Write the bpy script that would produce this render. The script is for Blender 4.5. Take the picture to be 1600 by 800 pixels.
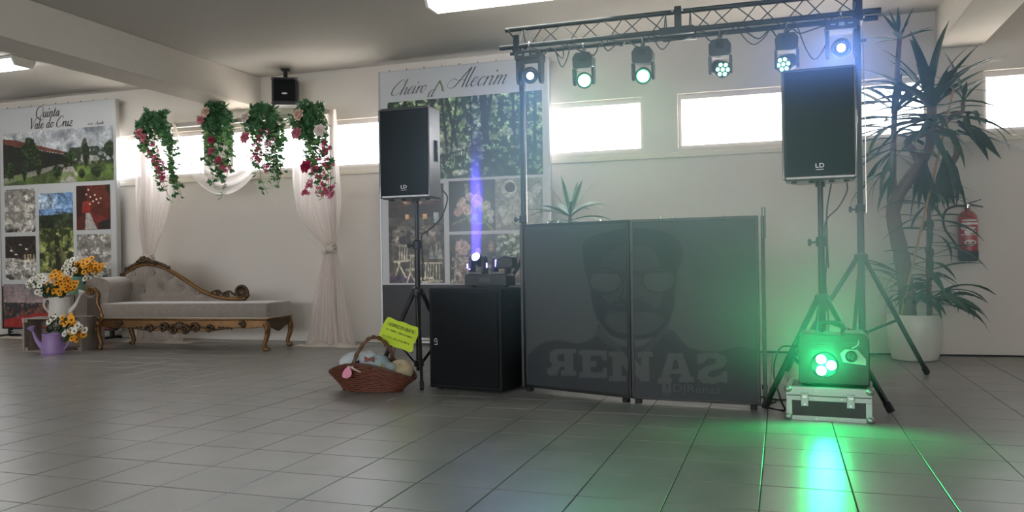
import bpy, bmesh, math, random
import numpy as np
from mathutils import Vector, Matrix, Euler

for o in list(bpy.data.objects):
    bpy.data.objects.remove(o)
SC = bpy.context.scene
COL = SC.collection
random.seed(7)
PI = math.pi

# ------------------------------------------------------------------ camera, world, exposure
cam_data = bpy.data.cameras.new('camera')
cam_data.sensor_width = 36.0
cam_data.lens = 28.575
cam_data.clip_end = 200
camera = bpy.data.objects.new('camera', cam_data)
COL.objects.link(camera)
camera.matrix_world = Matrix(((0.949, 0.01441, 0.31500, 0.0), (0.31520, 0.00299, -0.94900, 0.0),
                              (-0.01461, 0.99989, -0.00171, 1.0), (0, 0, 0, 1)))
camera.matrix_world = Matrix.Translation((0, 0, 1.0)) @ camera.matrix_world.to_quaternion().to_matrix().to_4x4()
SC.camera = camera

WORLD_STRENGTH = 5.0
world = bpy.data.worlds.new('overcast_daylight')
SC.world = world
world.use_nodes = True
wb = world.node_tree.nodes['Background']
wb.inputs['Color'].default_value = (0.93, 0.95, 1.0, 1)
wb.inputs['Strength'].default_value = WORLD_STRENGTH

sun_data = bpy.data.lights.new('sun', 'SUN'); sun_data.energy = 25.0; sun_data.angle = math.radians(0.6); sun_data.color = (1.0, .95, .88)
sun = bpy.data.objects.new('sun', sun_data); COL.objects.link(sun)
sun.rotation_euler = Vector((-.70, .02, -.71)).to_track_quat('-Z', 'Y').to_euler()

SC.view_settings.view_transform = 'Standard'
SC.view_settings.look = 'None'
SC.view_settings.gamma = 1.0
SC.view_settings.use_curve_mapping = False
SC.view_settings.exposure = 1.22
SC.cycles.max_bounces = 10
SC.cycles.diffuse_bounces = 5
SC.cycles.glossy_bounces = 4
SC.cycles.transparent_max_bounces = 16
SC.cycles.volume_bounces = 1
SC.cycles.volume_step_rate = 2.0
SC.cycles.caustics_reflective = False
SC.cycles.caustics_refractive = False
SC.cycles.sample_clamp_indirect = 6.0
SC.cycles.use_denoising = True

# ------------------------------------------------------------------ materials
MATS = {}
def lin(c):
    if isinstance(c, str):
        c = tuple(int(c[i:i + 2], 16) / 255 for i in (0, 2, 4))
    return tuple((x / 12.92 if x <= 0.04045 else ((x + 0.055) / 1.055) ** 2.4) for x in c)

def mat(name, color='808080', rough=0.5, metal=0.0, spec=0.5, var=0.0, vscale=8.0, bump=0.0, bscale=60.0, emit=None, estr=0.0,
        trans=0.0, sheen=0.0, coat=0.0):
    if name in MATS:
        return MATS[name]
    m = bpy.data.materials.new(name); m.use_nodes = True
    nt = m.node_tree; N = nt.nodes; L = nt.links
    b = N['Principled BSDF']
    c = lin(color) if isinstance(color, str) else color
    b.inputs['Base Color'].default_value = (*c, 1)
    b.inputs['Roughness'].default_value = rough
    b.inputs['Metallic'].default_value = metal
    b.inputs['Specular IOR Level'].default_value = spec
    b.inputs['Transmission Weight'].default_value = trans
    b.inputs['Sheen Weight'].default_value = sheen
    b.inputs['Coat Weight'].default_value = coat
    tc = N.new('ShaderNodeTexCoord')
    if var > 0:
        n = N.new('ShaderNodeTexNoise'); n.inputs['Scale'].default_value = vscale; n.inputs['Detail'].default_value = 4
        L.new(tc.outputs['Object'], n.inputs['Vector'])
        mx = N.new('ShaderNodeMix'); mx.data_type = 'RGBA'
        mx.inputs['A'].default_value = (*[min(1, x * (1 - var)) for x in c], 1)
        mx.inputs['B'].default_value = (*[min(1, x * (1 + var)) for x in c], 1)
        L.new(n.outputs['Fac'], mx.inputs['Factor'])
        L.new(mx.outputs['Result'], b.inputs['Base Color'])
    if bump > 0:
        n2 = N.new('ShaderNodeTexNoise'); n2.inputs['Scale'].default_value = bscale; n2.inputs['Detail'].default_value = 3
        L.new(tc.outputs['Object'], n2.inputs['Vector'])
        bp = N.new('ShaderNodeBump'); bp.inputs['Strength'].default_value = bump; bp.inputs['Distance'].default_value = 0.01
        L.new(n2.outputs['Fac'], bp.inputs['Height']); L.new(bp.outputs['Normal'], b.inputs['Normal'])
    if emit is not None:
        e = lin(emit) if isinstance(emit, str) else emit
        b.inputs['Emission Color'].default_value = (*e, 1)
        b.inputs['Emission Strength'].default_value = estr
    MATS[name] = m
    return m

def cloth_mat(name, color, opacity, transl=0.5):
    if name in MATS:
        return MATS[name]
    m = bpy.data.materials.new(name); m.use_nodes = True
    nt = m.node_tree; N = nt.nodes; L = nt.links; N.clear()
    out = N.new('ShaderNodeOutputMaterial')
    d = N.new('ShaderNodeBsdfDiffuse'); t = N.new('ShaderNodeBsdfTranslucent'); tr = N.new('ShaderNodeBsdfTransparent')
    c = lin(color)
    d.inputs['Color'].default_value = (*c, 1); t.inputs['Color'].default_value = (*c, 1)
    m1 = N.new('ShaderNodeMixShader'); m1.inputs[0].default_value = transl
    m2 = N.new('ShaderNodeMixShader'); m2.inputs[0].default_value = opacity
    L.new(d.outputs[0], m1.inputs[1]); L.new(t.outputs[0], m1.inputs[2])
    L.new(tr.outputs[0], m2.inputs[1]); L.new(m1.outputs[0], m2.inputs[2])
    L.new(m2.outputs[0], out.inputs['Surface'])
    MATS[name] = m
    return m

def emat(name, color, strength):
    if name in MATS:
        return MATS[name]
    m = bpy.data.materials.new(name); m.use_nodes = True
    nt = m.node_tree; N = nt.nodes; N.clear()
    out = N.new('ShaderNodeOutputMaterial'); e = N.new('ShaderNodeEmission')
    e.inputs['Color'].default_value = (*lin(color), 1) if isinstance(color, str) else (*color, 1)
    e.inputs['Strength'].default_value = strength
    nt.links.new(e.outputs[0], out.inputs['Surface'])
    MATS[name] = m
    return m

def print_mat(name='printed_panel', rough=0.35):
    if name in MATS:
        return MATS[name]
    m = bpy.data.materials.new(name); m.use_nodes = True
    nt = m.node_tree; b = nt.nodes['Principled BSDF']
    a = nt.nodes.new('ShaderNodeAttribute'); a.attribute_name = 'Col'
    nt.links.new(a.outputs['Color'], b.inputs['Base Color'])
    b.inputs['Roughness'].default_value = rough
    MATS[name] = m
    return m

# ------------------------------------------------------------------ mesh helpers
def catmull(pts, n=6, closed=False):
    P = [np.array(p, float) for p in pts]
    out = []
    m = len(P)
    rng = range(m) if closed else range(m - 1)
    for i in rng:
        p1, p2 = P[i], P[(i + 1) % m]
        p0 = P[(i - 1) % m] if (closed or i > 0) else 2 * p1 - p2
        p3 = P[(i + 2) % m] if (closed or i + 2 < m) else 2 * p2 - p1
        for k in range(n):
            t = k / n
            out.append(0.5 * ((2 * p1) + (-p0 + p2) * t + (2 * p0 - 5 * p1 + 4 * p2 - p3) * t * t + (-p0 + 3 * p1 - 3 * p2 + p3) * t ** 3))
    if not closed:
        out.append(P[-1])
    return [tuple(p) for p in out]

class MB:
    def __init__(s):
        s.v = []; s.f = []; s.mi = []; s.cur = 0
    def add(s, vs, fs):
        o = len(s.v)
        s.v += [tuple(map(float, p)) for p in vs]
        s.f += [tuple(i + o for i in f) for f in fs]
        s.mi += [s.cur] * len(fs)
        return s
    def box(s, c, size, rot=None):
        hx, hy, hz = size[0] / 2, size[1] / 2, size[2] / 2
        vs = [Vector((x, y, z)) for x in (-hx, hx) for y in (-hy, hy) for z in (-hz, hz)]
        if rot is not None:
            R = Euler(rot).to_matrix() if not isinstance(rot, Matrix) else rot
            vs = [R @ v for v in vs]
        vs = [v + Vector(c) for v in vs]
        return s.add(vs, [(0, 1, 3, 2), (4, 6, 7, 5), (0, 4, 5, 1), (2, 3, 7, 6), (0, 2, 6, 4), (1, 5, 7, 3)])
    def b2(s, a, b):
        return s.box([(a[i] + b[i]) / 2 for i in range(3)], [abs(b[i] - a[i]) for i in range(3)])
    def bar(s, a, b, w, d, up=(0, 0, 1)):
        a = Vector(a); b = Vector(b); z = (b - a).normalized(); u = Vector(up)
        if abs(z.dot(u)) > 0.98: u = Vector((0, 1, 0))
        x = z.cross(u).normalized(); y = z.cross(x)
        R = Matrix((x, y, z)).transposed()
        return s.box((a + b) / 2, (w, d, (b - a).length), R)
    def tube(s, pts, r, n=8, caps=True, closed=False):
        P = [Vector(p) for p in pts]; m = len(P)
        R = r if hasattr(r, '__len__') else [r] * m
        T = []
        for i in range(m):
            if closed: t = P[(i + 1) % m] - P[(i - 1) % m]
            else: t = P[min(i + 1, m - 1)] - P[max(i - 1, 0)]
            T.append(t.normalized() if t.length > 1e-9 else Vector((0, 0, 1)))
        u = Vector((0, 0, 1)) if abs(T[0].z) < 0.9 else Vector((0, 1, 0))
        x = T[0].cross(u).normalized()
        vs = []
        for i in range(m):
            x = (x - T[i] * x.dot(T[i])).normalized(); y = T[i].cross(x)
            for k in range(n):
                a = 2 * PI * k / n
                vs.append(P[i] + (x * math.cos(a) + y * math.sin(a)) * R[i])
        fs = []
        for i in range(m if closed else m - 1):
            j = (i + 1) % m
            for k in range(n):
                fs.append((i * n + k, i * n + (k + 1) % n, j * n + (k + 1) % n, j * n + k))
        if caps and not closed:
            fs.append(tuple(range(n))[::-1]); fs.append(tuple(range((m - 1) * n, m * n)))
        return s.add(vs, fs)
    def cyl(s, a, b, r, r2=None, n=16):
        return s.tube([a, b], [r, r if r2 is None else r2], n)
    def lathe(s, prof, n=24, c=(0, 0, 0), R=None, caps=True):
        vs = []; m = len(prof)
        for (r, z) in prof:
            for k in range(n):
                a = 2 * PI * k / n
                p = Vector((r * math.cos(a), r * math.sin(a), z))
                if R is not None: p = R @ p
                vs.append(p + Vector(c))
        fs = []
        for i in range(m - 1):
            for k in range(n):
                fs.append((i * n + k, i * n + (k + 1) % n, (i + 1) * n + (k + 1) % n, (i + 1) * n + k))
        if caps:
            fs.append(tuple(range(n))[::-1]); fs.append(tuple(range((m - 1) * n, m * n)))
        return s.add(vs, fs)
    def ball(s, c, r, nu=12, nv=8, R=None):
        rr = r if hasattr(r, '__len__') else (r, r, r)
        vs = []
        for j in range(nv + 1):
            b = -PI / 2 + PI * j / nv
            for k in range(nu):
                a = 2 * PI * k / nu
                p = Vector((rr[0] * math.cos(b) * math.cos(a), rr[1] * math.cos(b) * math.sin(a), rr[2] * math.sin(b)))
                if R is not None: p = R @ p
                vs.append(p + Vector(c))
        fs = []
        for j in range(nv):
            for k in range(nu):
                fs.append((j * nu + k, j * nu + (k + 1) % nu, (j + 1) * nu + (k + 1) % nu, (j + 1) * nu + k))
        return s.add(vs, fs)
    def prism(s, poly, d0, d1, plane='xz'):
        """poly: 2D points; extruded along the third axis from d0 to d1"""
        n = len(poly); vs = []
        for d in (d0, d1):
            for (a, b) in poly:
                vs.append((a, d, b) if plane == 'xz' else ((a, b, d) if plane == 'xy' else (d, a, b)))
        fs = [tuple(range(n)), tuple(range(n, 2 * n))[::-1]]
        for k in range(n):
            fs.append((k, n + k, n + (k + 1) % n, (k + 1) % n))
        return s.add(vs, fs)
    def build(s, name, mats=None, parent=None, smooth=False, bevel=0.0, seg=2, solid=0.0, subsurf=0):
        me = bpy.data.meshes.new(name)
        me.from_pydata(s.v, [], s.f)
        bm = bmesh.new(); bm.from_mesh(me)
        bmesh.ops.recalc_face_normals(bm, faces=bm.faces)
        bm.to_mesh(me); bm.free()
        if mats is not None:
            for m in (mats if isinstance(mats, (list, tuple)) else [mats]):
                me.materials.append(m)
            if any(s.mi):
                me.polygons.foreach_set('material_index', s.mi)
        if smooth:
            me.polygons.foreach_set('use_smooth', [True] * len(me.polygons))
            if smooth == 'auto':
                try: me.set_sharp_from_angle(angle=math.radians(40))
                except Exception: pass
        o = bpy.data.objects.new(name, me); COL.objects.link(o)
        if parent is not None: o.parent = parent
        if solid:
            md = o.modifiers.new('solid', 'SOLIDIFY'); md.thickness = solid; md.offset = 0
        if bevel:
            md = o.modifiers.new('bevel', 'BEVEL'); md.width = bevel; md.segments = seg; md.limit_method = 'ANGLE'; md.angle_limit = math.radians(40)
        if subsurf:
            md = o.modifiers.new('sub', 'SUBSURF'); md.levels = subsurf; md.render_levels = subsurf
        return o

def tag(o, label, cat, group=None, kind=None):
    o['label'] = label; o['category'] = cat
    if group: o['group'] = group
    if kind: o['kind'] = kind
    return o
def thing(name, label, cat, loc=(0, 0, 0), rz=0.0, group=None):
    o = bpy.data.objects.new(name, None); COL.objects.link(o)
    o.empty_display_size = 0.1
    o.location = loc; o.rotation_euler = (0, 0, rz)
    return tag(o, label, cat, group)
def link_copy(src, parent, loc=None, rot=None, scale=None):
    c = src.copy(); COL.objects.link(c); c.parent = parent
    if loc is not None: c.location = loc
    if rot is not None: c.rotation_euler = rot
    if scale is not None: c.scale = scale
    return c
def text_mesh(name, txt, size, material, parent, loc, rot=(PI / 2, 0, 0), align='CENTER', extrude=0.0008, sx=1.0, shear=0.0, bold=0.0):
    cu = bpy.data.curves.new('t', 'FONT'); cu.body = txt; cu.size = size; cu.align_x = align; cu.align_y = 'CENTER'
    cu.extrude = extrude; cu.shear = shear; cu.offset = bold; cu.resolution_u = 2
    t = bpy.data.objects.new('t', cu); COL.objects.link(t)
    dg = bpy.context.evaluated_depsgraph_get()
    me = bpy.data.meshes.new_from_object(t.evaluated_get(dg))
    bpy.data.objects.remove(t); bpy.data.curves.remove(cu)
    me.name = name
    me.materials.clear(); me.materials.append(material)
    o = bpy.data.objects.new(name, me); COL.objects.link(o)
    o.parent = parent; o.location = loc; o.rotation_euler = rot; o.scale = (sx, 1, 1)
    return o

# ------------------------------------------------------------------ flat print painting (colour per vertex on a fine grid)
def vnoise(nx, ny, fx, fy, rng):
    g = rng.random((fy + 2, fx + 2))
    x = np.linspace(0, fx, nx); y = np.linspace(0, fy, ny)
    xi = np.minimum(x.astype(int), fx); yi = np.minimum(y.astype(int), fy)
    tx = x - xi; ty = y - yi
    tx = tx * tx * (3 - 2 * tx); ty = ty * ty * (3 - 2 * ty)
    a = g[np.ix_(yi, xi)]; b = g[np.ix_(yi, xi + 1)]; c = g[np.ix_(yi + 1, xi)]; d = g[np.ix_(yi + 1, xi + 1)]
    return (a * (1 - tx) + b * tx) * (1 - ty)[:, None] + (c * (1 - tx) + d * tx) * ty[:, None]
def fbm(nx, ny, f, rng, oct=4, asp=1.0):
    o = np.zeros((ny, nx)); amp = 1; tot = 0
    for k in range(oct):
        o += amp * vnoise(nx, ny, max(1, int(f * asp)), max(1, int(f)), rng); tot += amp; amp *= 0.55; f *= 2
    return o / tot
def C3(h):
    return np.array([int(h[i:i + 2], 16) / 255 for i in (0, 2, 4)])
class Canvas:
    def __init__(s, nx, ny, col='808080', seed=1):
        s.nx, s.ny = nx, ny
        s.a = np.ones((ny, nx, 3)) * C3(col)
        s.X, s.Y = np.meshgrid(np.linspace(0, 1, nx), np.linspace(0, 1, ny))    # Y runs down
        s.rng = np.random.default_rng(seed)
    def n(s, f, oct=4, asp=None):
        return fbm(s.nx, s.ny, f, s.rng, oct, s.nx / s.ny if asp is None else asp)
    def put(s, m, col, al=1.0):
        w = (m.astype(float) * al)[..., None]
        c = C3(col) if isinstance(col, str) else col
        s.a = s.a * (1 - w) + c * w
    def poly(s, pts, col, al=1.0):
        ins = np.zeros_like(s.X, bool); n = len(pts)
        for i in range(n):
            x1, y1 = pts[i]; x2, y2 = pts[(i + 1) % n]
            if y1 == y2: continue
            c = ((y1 > s.Y) != (y2 > s.Y)) & (s.X < (x2 - x1) * (s.Y - y1) / (y2 - y1) + x1)
            ins ^= c
        s.put(ins, col, al)
    def ell(s, cx, cy, rx, ry, col, al=1.0, soft=0.0):
        d = ((s.X - cx) / rx) ** 2 + ((s.Y - cy) / ry) ** 2
        m = (d < 1).astype(float) if soft == 0 else np.clip((1 - d) / soft, 0, 1)
        s.put(m, col, al)
    def rect(s, x0, y0, x1, y1, col, al=1.0):
        s.put((s.X >= x0) & (s.X <= x1) & (s.Y >= y0) & (s.Y <= y1), col, al)
    def line(s, pts, w, col, al=1.0, asp=None):
        asp = s.nx / s.ny if asp is None else asp
        for (x1, y1), (x2, y2) in zip(pts[:-1], pts[1:]):
            dx, dy = (x2 - x1) * asp, y2 - y1; L2 = dx * dx + dy * dy + 1e-12
            px, py = (s.X - x1) * asp, s.Y - y1
            t = np.clip((px * dx + py * dy) / L2, 0, 1)
            s.put(((px - t * dx) ** 2 + (py - t * dy) ** 2) < w * w, col, al)
    def speck(s, f, thr, col, al=1.0, mask=None, oct=2):
        m = s.n(f, oct) > thr
        if mask is not None: m = m & mask
        s.put(m, col, al)

def grain(cv, amt=.5, f=34):
    g = cv.n(f, 3); g2 = cv.n(f * .35, 3)
    k = 1 + amt * 1.3 * (g - .5) + amt * 1.1 * (g2 - .5)
    cv.a = np.clip(cv.a * k[..., None], 0, 1)
    return cv
def print_panel(name, cv, x0, z0, x1, z1, y, parent, material=None, flip=False):
    """grid mesh in the local XZ plane, facing -Y; canvas row 0 is the top"""
    nx, ny = cv.nx, cv.ny
    xs = np.linspace(x0, x1, nx); zs = np.linspace(z1, z0, ny)
    V = np.zeros((ny, nx, 3)); V[..., 0] = xs[None, :]; V[..., 1] = y; V[..., 2] = zs[:, None]
    idx = np.arange(nx * ny).reshape(ny, nx)
    q = np.stack([idx[:-1, :-1], idx[1:, :-1], idx[1:, 1:], idx[:-1, 1:]], -1).reshape(-1, 4)
    me = bpy.data.meshes.new(name)
    me.vertices.add(nx * ny); me.vertices.foreach_set('co', V.ravel())
    me.loops.add(q.size); me.loops.foreach_set('vertex_index', q.ravel().astype(np.int32))
    me.polygons.add(len(q)); me.polygons.foreach_set('loop_start', np.arange(0, q.size, 4, dtype=np.int32))
    me.polygons.foreach_set('loop_total', np.full(len(q), 4, np.int32))
    me.update(calc_edges=True)
    a = np.clip(cv.a, 0, 1); a = np.where(a <= 0.04045, a / 12.92, ((a + 0.055) / 1.055) ** 2.4)
    ca = me.color_attributes.new('Col', 'FLOAT_COLOR', 'POINT')
    ca.data.foreach_set('color', np.concatenate([a.reshape(-1, 3), np.ones((nx * ny, 1))], 1).astype(np.float32).ravel())
    me.materials.append(material or print_mat())
    o = bpy.data.objects.new(name, me); COL.objects.link(o); o.parent = parent
    return o

# ------------------------------------------------------------------ pen-stroke lettering
G = {
 'C': (1.55, [[(1.25, 1.5), (1.4, 1.8), (1.1, 2.0), (.7, 1.85), (.25, 1.3), (.05, .65), (.25, .12), (.7, 0), (1.2, .25), (1.5, .6)]]),
 'h': (.95, [[(.08, 2.05), (.05, 1.2), (0, 0)], [(.02, .45), (.3, .9), (.55, .92), (.6, .6), (.58, .2), (.7, 0), (.95, .2)]]),
 'e': (.78, [[(.05, .45), (.42, .55), (.58, .78), (.4, .98), (.12, .75), (.05, .35), (.25, .02), (.5, .08), (.78, .35)]]),
 'i': (.5, [[(.08, .95), (.05, .25), (.17, 0), (.45, .25)], [(.24, 1.52), (.21, 1.32)]]),
 'r': (.62, [[(-.05, .7), (.12, .95), (.1, .5), (.08, 0)], [(.1, .45), (.3, .85), (.5, .93), (.56, .8)]]),
 'o': (.8, [[(.38, .98), (.1, .75), (.05, .35), (.28, .0), (.55, .2), (.62, .6), (.38, .98), (.5, .85), (.8, .8)]]),
 'd': (.98, [[(.6, .72), (.38, .96), (.1, .65), (.08, .2), (.3, 0), (.58, .4)], [(.68, 2.05), (.62, 1.0), (.6, .2), (.7, 0), (.95, .2)]]),
 'A': (1.6, [[(1.3, 2.05), (.85, 1.2), (.4, .25), (.05, 0), (-.45, .15), (-.55, .6), (-.2, .95), (.25, .85)], [(1.3, 2.05), (1.22, 1.0), (1.25, 0)], [(.3, .72), (.8, .78), (1.3, .76)]]),
 'l': (.48, [[(.1, 2.05), (.05, 1.0), (.05, .22), (.17, 0), (.45, .25)]]),
 'c': (.72, [[(.55, .72), (.48, .95), (.18, .82), (.05, .38), (.25, .02), (.5, .08), (.72, .3)]]),
 'm': (1.4, [[(-.05, .75), (.1, .95), (.06, .4), (.04, 0)], [(.06, .4), (.3, .88), (.5, .9), (.52, .4), (.5, 0)], [(.52, .4), (.76, .88), (.98, .9), (1.0, .5), (1.0, .2), (1.1, 0), (1.38, .25)]]),
 'n': (.98, [[(-.05, .75), (.1, .95), (.06, .4), (.04, 0)], [(.06, .4), (.3, .88), (.55, .9), (.58, .5), (.57, .2), (.68, 0), (.95, .25)]]),
 'u': (.95, [[(-.02, .75), (.08, .95), (.05, .3), (.2, .02), (.42, .18), (.55, .5)], [(.6, .95), (.56, .2), (.67, 0), (.93, .25)]]),
 't': (.55, [[(.22, 1.5), (.12, .7), (.12, .2), (.25, 0), (.5, .2)], [(-.08, .95), (.2, .96), (.45, .98)]]),
 'a': (.95, [[(.58, .72), (.38, .96), (.1, .65), (.08, .2), (.3, 0), (.58, .45)], [(.62, .95), (.57, .2), (.68, 0), (.93, .22)]]),
 'Q': (1.8, [[(.85, 2.05), (.3, 1.75), (.05, 1.0), (.25, .25), (.75, 0), (1.35, .35), (1.55, 1.05), (1.35, 1.75), (.85, 2.05)], [(.3, -.2), (.7, -.05), (1.1, -.4), (1.6, -.5), (2.0, -.3)]]),
 'V': (1.25, [[(-.15, 1.9), (.1, 1.95), (.25, 1.3), (.45, 0)], [(.45, 0), (.85, 1.0), (1.15, 1.8), (1.35, 1.95)]]),
 'z': (.8, [[(.05, .85), (.3, .95), (.55, .9), (.3, .45), (.0, .02), (.35, .06), (.55, -.1), (.8, .1)]]),
 '-': (.6, [[(.1, .5), (.45, .5)]]), 'g': (.9, [[(.58, .72), (.38, .96), (.1, .65), (.08, .2), (.3, 0), (.58, .45)], [(.62, .95), (.58, -.4), (.3, -.7), (.05, -.5)]]),
}
def lettering(name, txt, x, z, h, y, parent, material, slant=0.35, wmin=.05, wmax=.16, rise=0.0):
    mb = MB(); cx = 0.0
    for ch in txt:
        if ch == ' ':
            cx += .6; continue
        adv, strokes = G[ch]
        for st in strokes:
            P = catmull(st, 6) if len(st) > 2 else st
            P = [np.array((px + slant * pz, pz)) for px, pz in P]
            L = []; Rr = []
            for i, p in enumerate(P):
                t = P[min(i + 1, len(P) - 1)] - P[max(i - 1, 0)]
                ln = np.linalg.norm(t) + 1e-9; t = t / ln
                w = wmin + (wmax - wmin) * max(0, -t[1]) ** 1.5
                nrm = np.array((-t[1], t[0])) * w / 2
                L.append(p + nrm); Rr.append(p - nrm)
            vs = []
            for q in L + Rr:
                vs.append((x + (cx + q[0]) * h, y, z + q[1] * h + rise * (cx + q[0]) * h))
            n = len(P)
            mb.add(vs, [(i, i + 1, n + i + 1, n + i) for i in range(n - 1)])
        cx += adv
    return mb.build(name, material, parent)
# ------------------------------------------------------------------ the hall
WALL_Y = 8.75; CEIL = 3.32
M_wall = mat('wall_paint', 'd5cfc7', 0.75, spec=0.25, var=0.05, vscale=1.3, bump=0.03, bscale=40)
M_ceil = mat('ceiling_paint', 'c2bfba', 0.85, spec=0.2, var=0.04, vscale=0.8)
M_trim = mat('sill_paint', 'd9d2c4', 0.5, var=0.03)
M_frame = mat('window_frame_paint', 'd5d0cf', 0.4)
M_grout = mat('floor_grout', '3b3a38', 0.9, var=0.15, vscale=30)

def tile_mat():
    m = bpy.data.materials.new('glazed_floor_tile'); m.use_nodes = True
    nt = m.node_tree; N = nt.nodes; L = nt.links; b = N['Principled BSDF']
    tc = N.new('ShaderNodeTexCoord'); oi = N.new('ShaderNodeNewGeometry')
    n1 = N.new('ShaderNodeTexNoise'); n1.inputs['Scale'].default_value = 3.0; n1.inputs['Detail'].default_value = 5
    n2 = N.new('ShaderNodeTexNoise'); n2.inputs['Scale'].default_value = 260.0; n2.inputs['Detail'].default_value = 2
    L.new(oi.outputs['Position'], n1.inputs['Vector']); L.new(oi.outputs['Position'], n2.inputs['Vector'])
    ri = N.new('ShaderNodeObjectInfo')
    r = N.new('ShaderNodeValToRGB')
    r.color_ramp.elements[0].position = 0.3; r.color_ramp.elements[0].color = (*lin('84847f'), 1)
    r.color_ramp.elements[1].position = 0.75; r.color_ramp.elements[1].color = (*lin('9a9994'), 1)
    L.new(n1.outputs['Fac'], r.inputs['Fac'])
    mx = N.new('ShaderNodeMix'); mx.data_type = 'RGBA'; mx.blend_type = 'MULTIPLY'; mx.inputs['Factor'].default_value = 0.35
    L.new(r.outputs['Color'], mx.inputs['A']); L.new(n2.outputs['Fac'], mx.inputs['B'])
    L.new(mx.outputs['Result'], b.inputs['Base Color'])
    b.inputs['Roughness'].default_value = 0.28
    b.inputs['Specular IOR Level'].default_value = 0.85
    bp = N.new('ShaderNodeBump'); bp.inputs['Strength'].default_value = 0.16; bp.inputs['Distance'].default_value = 0.004
    L.new(n2.outputs['Fac'], bp.inputs['Height']); L.new(bp.outputs['Normal'], b.inputs['Normal'])
    return m
M_tile = tile_mat()

X0, X1, Y0 = -13.0, 5.6, -6.0
def struct(mb, name, m, parent=None, **k):
    o = mb.build(name, m, parent, **k)
    if parent is None: o['kind'] = 'structure'
    return o

floor = struct(MB().b2((X0 - .25, Y0 - .25, -0.12), (X1 + .25, WALL_Y + .25, -0.004)), 'floor', M_grout)
TX, TY = 0.3655, 0.3605
def tile_geo(mb, cx, cy):
    a, b = TX / 2 - .0025, TY / 2 - .0025; e = .002
    vs = [(cx + sx * (a), cy + sy * (b), -.006) for sx, sy in ((-1, -1), (1, -1), (1, 1), (-1, 1))]
    vs += [(cx + sx * (a), cy + sy * (b), -.0015) for sx, sy in ((-1, -1), (1, -1), (1, 1), (-1, 1))]
    vs += [(cx + sx * (a - e), cy + sy * (b - e), 0) for sx, sy in ((-1, -1), (1, -1), (1, 1), (-1, 1))]
    fs = [(8, 9, 10, 11)]
    for k in range(4):
        j = (k + 1) % 4
        fs += [(k, j, 4 + j, 4 + k), (4 + k, 4 + j, 8 + j, 8 + k)]
    return mb.add(vs, fs)
camI = camera.matrix_world.inverted()
near, far = [], []
for i in range(-38, 17):
    for j in range(-28, 18):
        cx, cy = .266 + (i + .5) * TX, 3.307 + (j + .5) * TY
        if not (X0 + .1 < cx < X1 - .1 and Y0 + .1 < cy < WALL_Y - .05): continue
        p = camI @ Vector((cx, cy, 0))
        vis = False
        if p.z < -.5:
            u, v = 800 + 1270 * p.x / -p.z, 400 - 1270 * p.y / -p.z
            vis = -60 < u < 1660 and v < 860
        (near if vis else far).append((p.z if vis else 0, cx, cy))
near.sort(key=lambda t: -t[0])
proto = None
rz = random.Random(3)
for k, (d, cx, cy) in enumerate(near[:300]):
    if proto is None:
        proto = tile_geo(MB(), 0, 0).build('tile', M_tile, floor); t = proto
    else:
        t = link_copy(proto, floor)
    t.location = (cx, cy, rz.uniform(-.0005, .0003))
mb = MB()
for (d, cx, cy) in near[300:] + far: tile_geo(mb, cx, cy)
o = mb.build('tile_field', M_tile, floor); o['kind'] = 'stuff'

ceiling = struct(MB().b2((X0 - .25, Y0 - .25, CEIL), (X1 + .25, WALL_Y + .25, CEIL + .15)), 'ceiling', M_ceil)

WINS = [(-12.3, -9.95), (-9.5, -7.1), (-6.72, -4.17), (-3.80, -1.40), (-1.03, 1.37), (1.84, 4.24)]
WZ0, WZ1 = 2.13, 2.71
def window_wall(name, wins, y0, y1, sill, z0=WZ0, z1=WZ1):
    mb = MB()
    mb.b2((X0 - .25, y0, 0), (X1 + .25, y1, z0)); mb.b2((X0 - .25, y0, z1), (X1 + .25, y1, CEIL))
    xs = [X0 - .25] + [v for w in wins for v in w] + [X1 + .25]
    for a, b in zip(xs[0::2], xs[1::2]): mb.b2((a, y0, z0), (b, y1, z1))
    return struct(mb, name, M_wall)
wall_back = window_wall('wall_back', WINS, WALL_Y, WALL_Y + .16, True)
REAR = [(-12, -8.5), (-7.5, -4), (-3, .5), (1.5, 5)]  # unseen rear windows, added for ambient light in the hall
wall_rear = window_wall('wall_rear', REAR, Y0 - .25, Y0, False, 1.2, 2.7)
wall_left = struct(MB().b2((X0 - .25, Y0, 0), (X0, WALL_Y, CEIL)), 'wall_left', M_wall)
wall_right = struct(MB().b2((X1, Y0, 0), (X1 + .25, WALL_Y, CEIL)), 'wall_right', M_wall)

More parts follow.
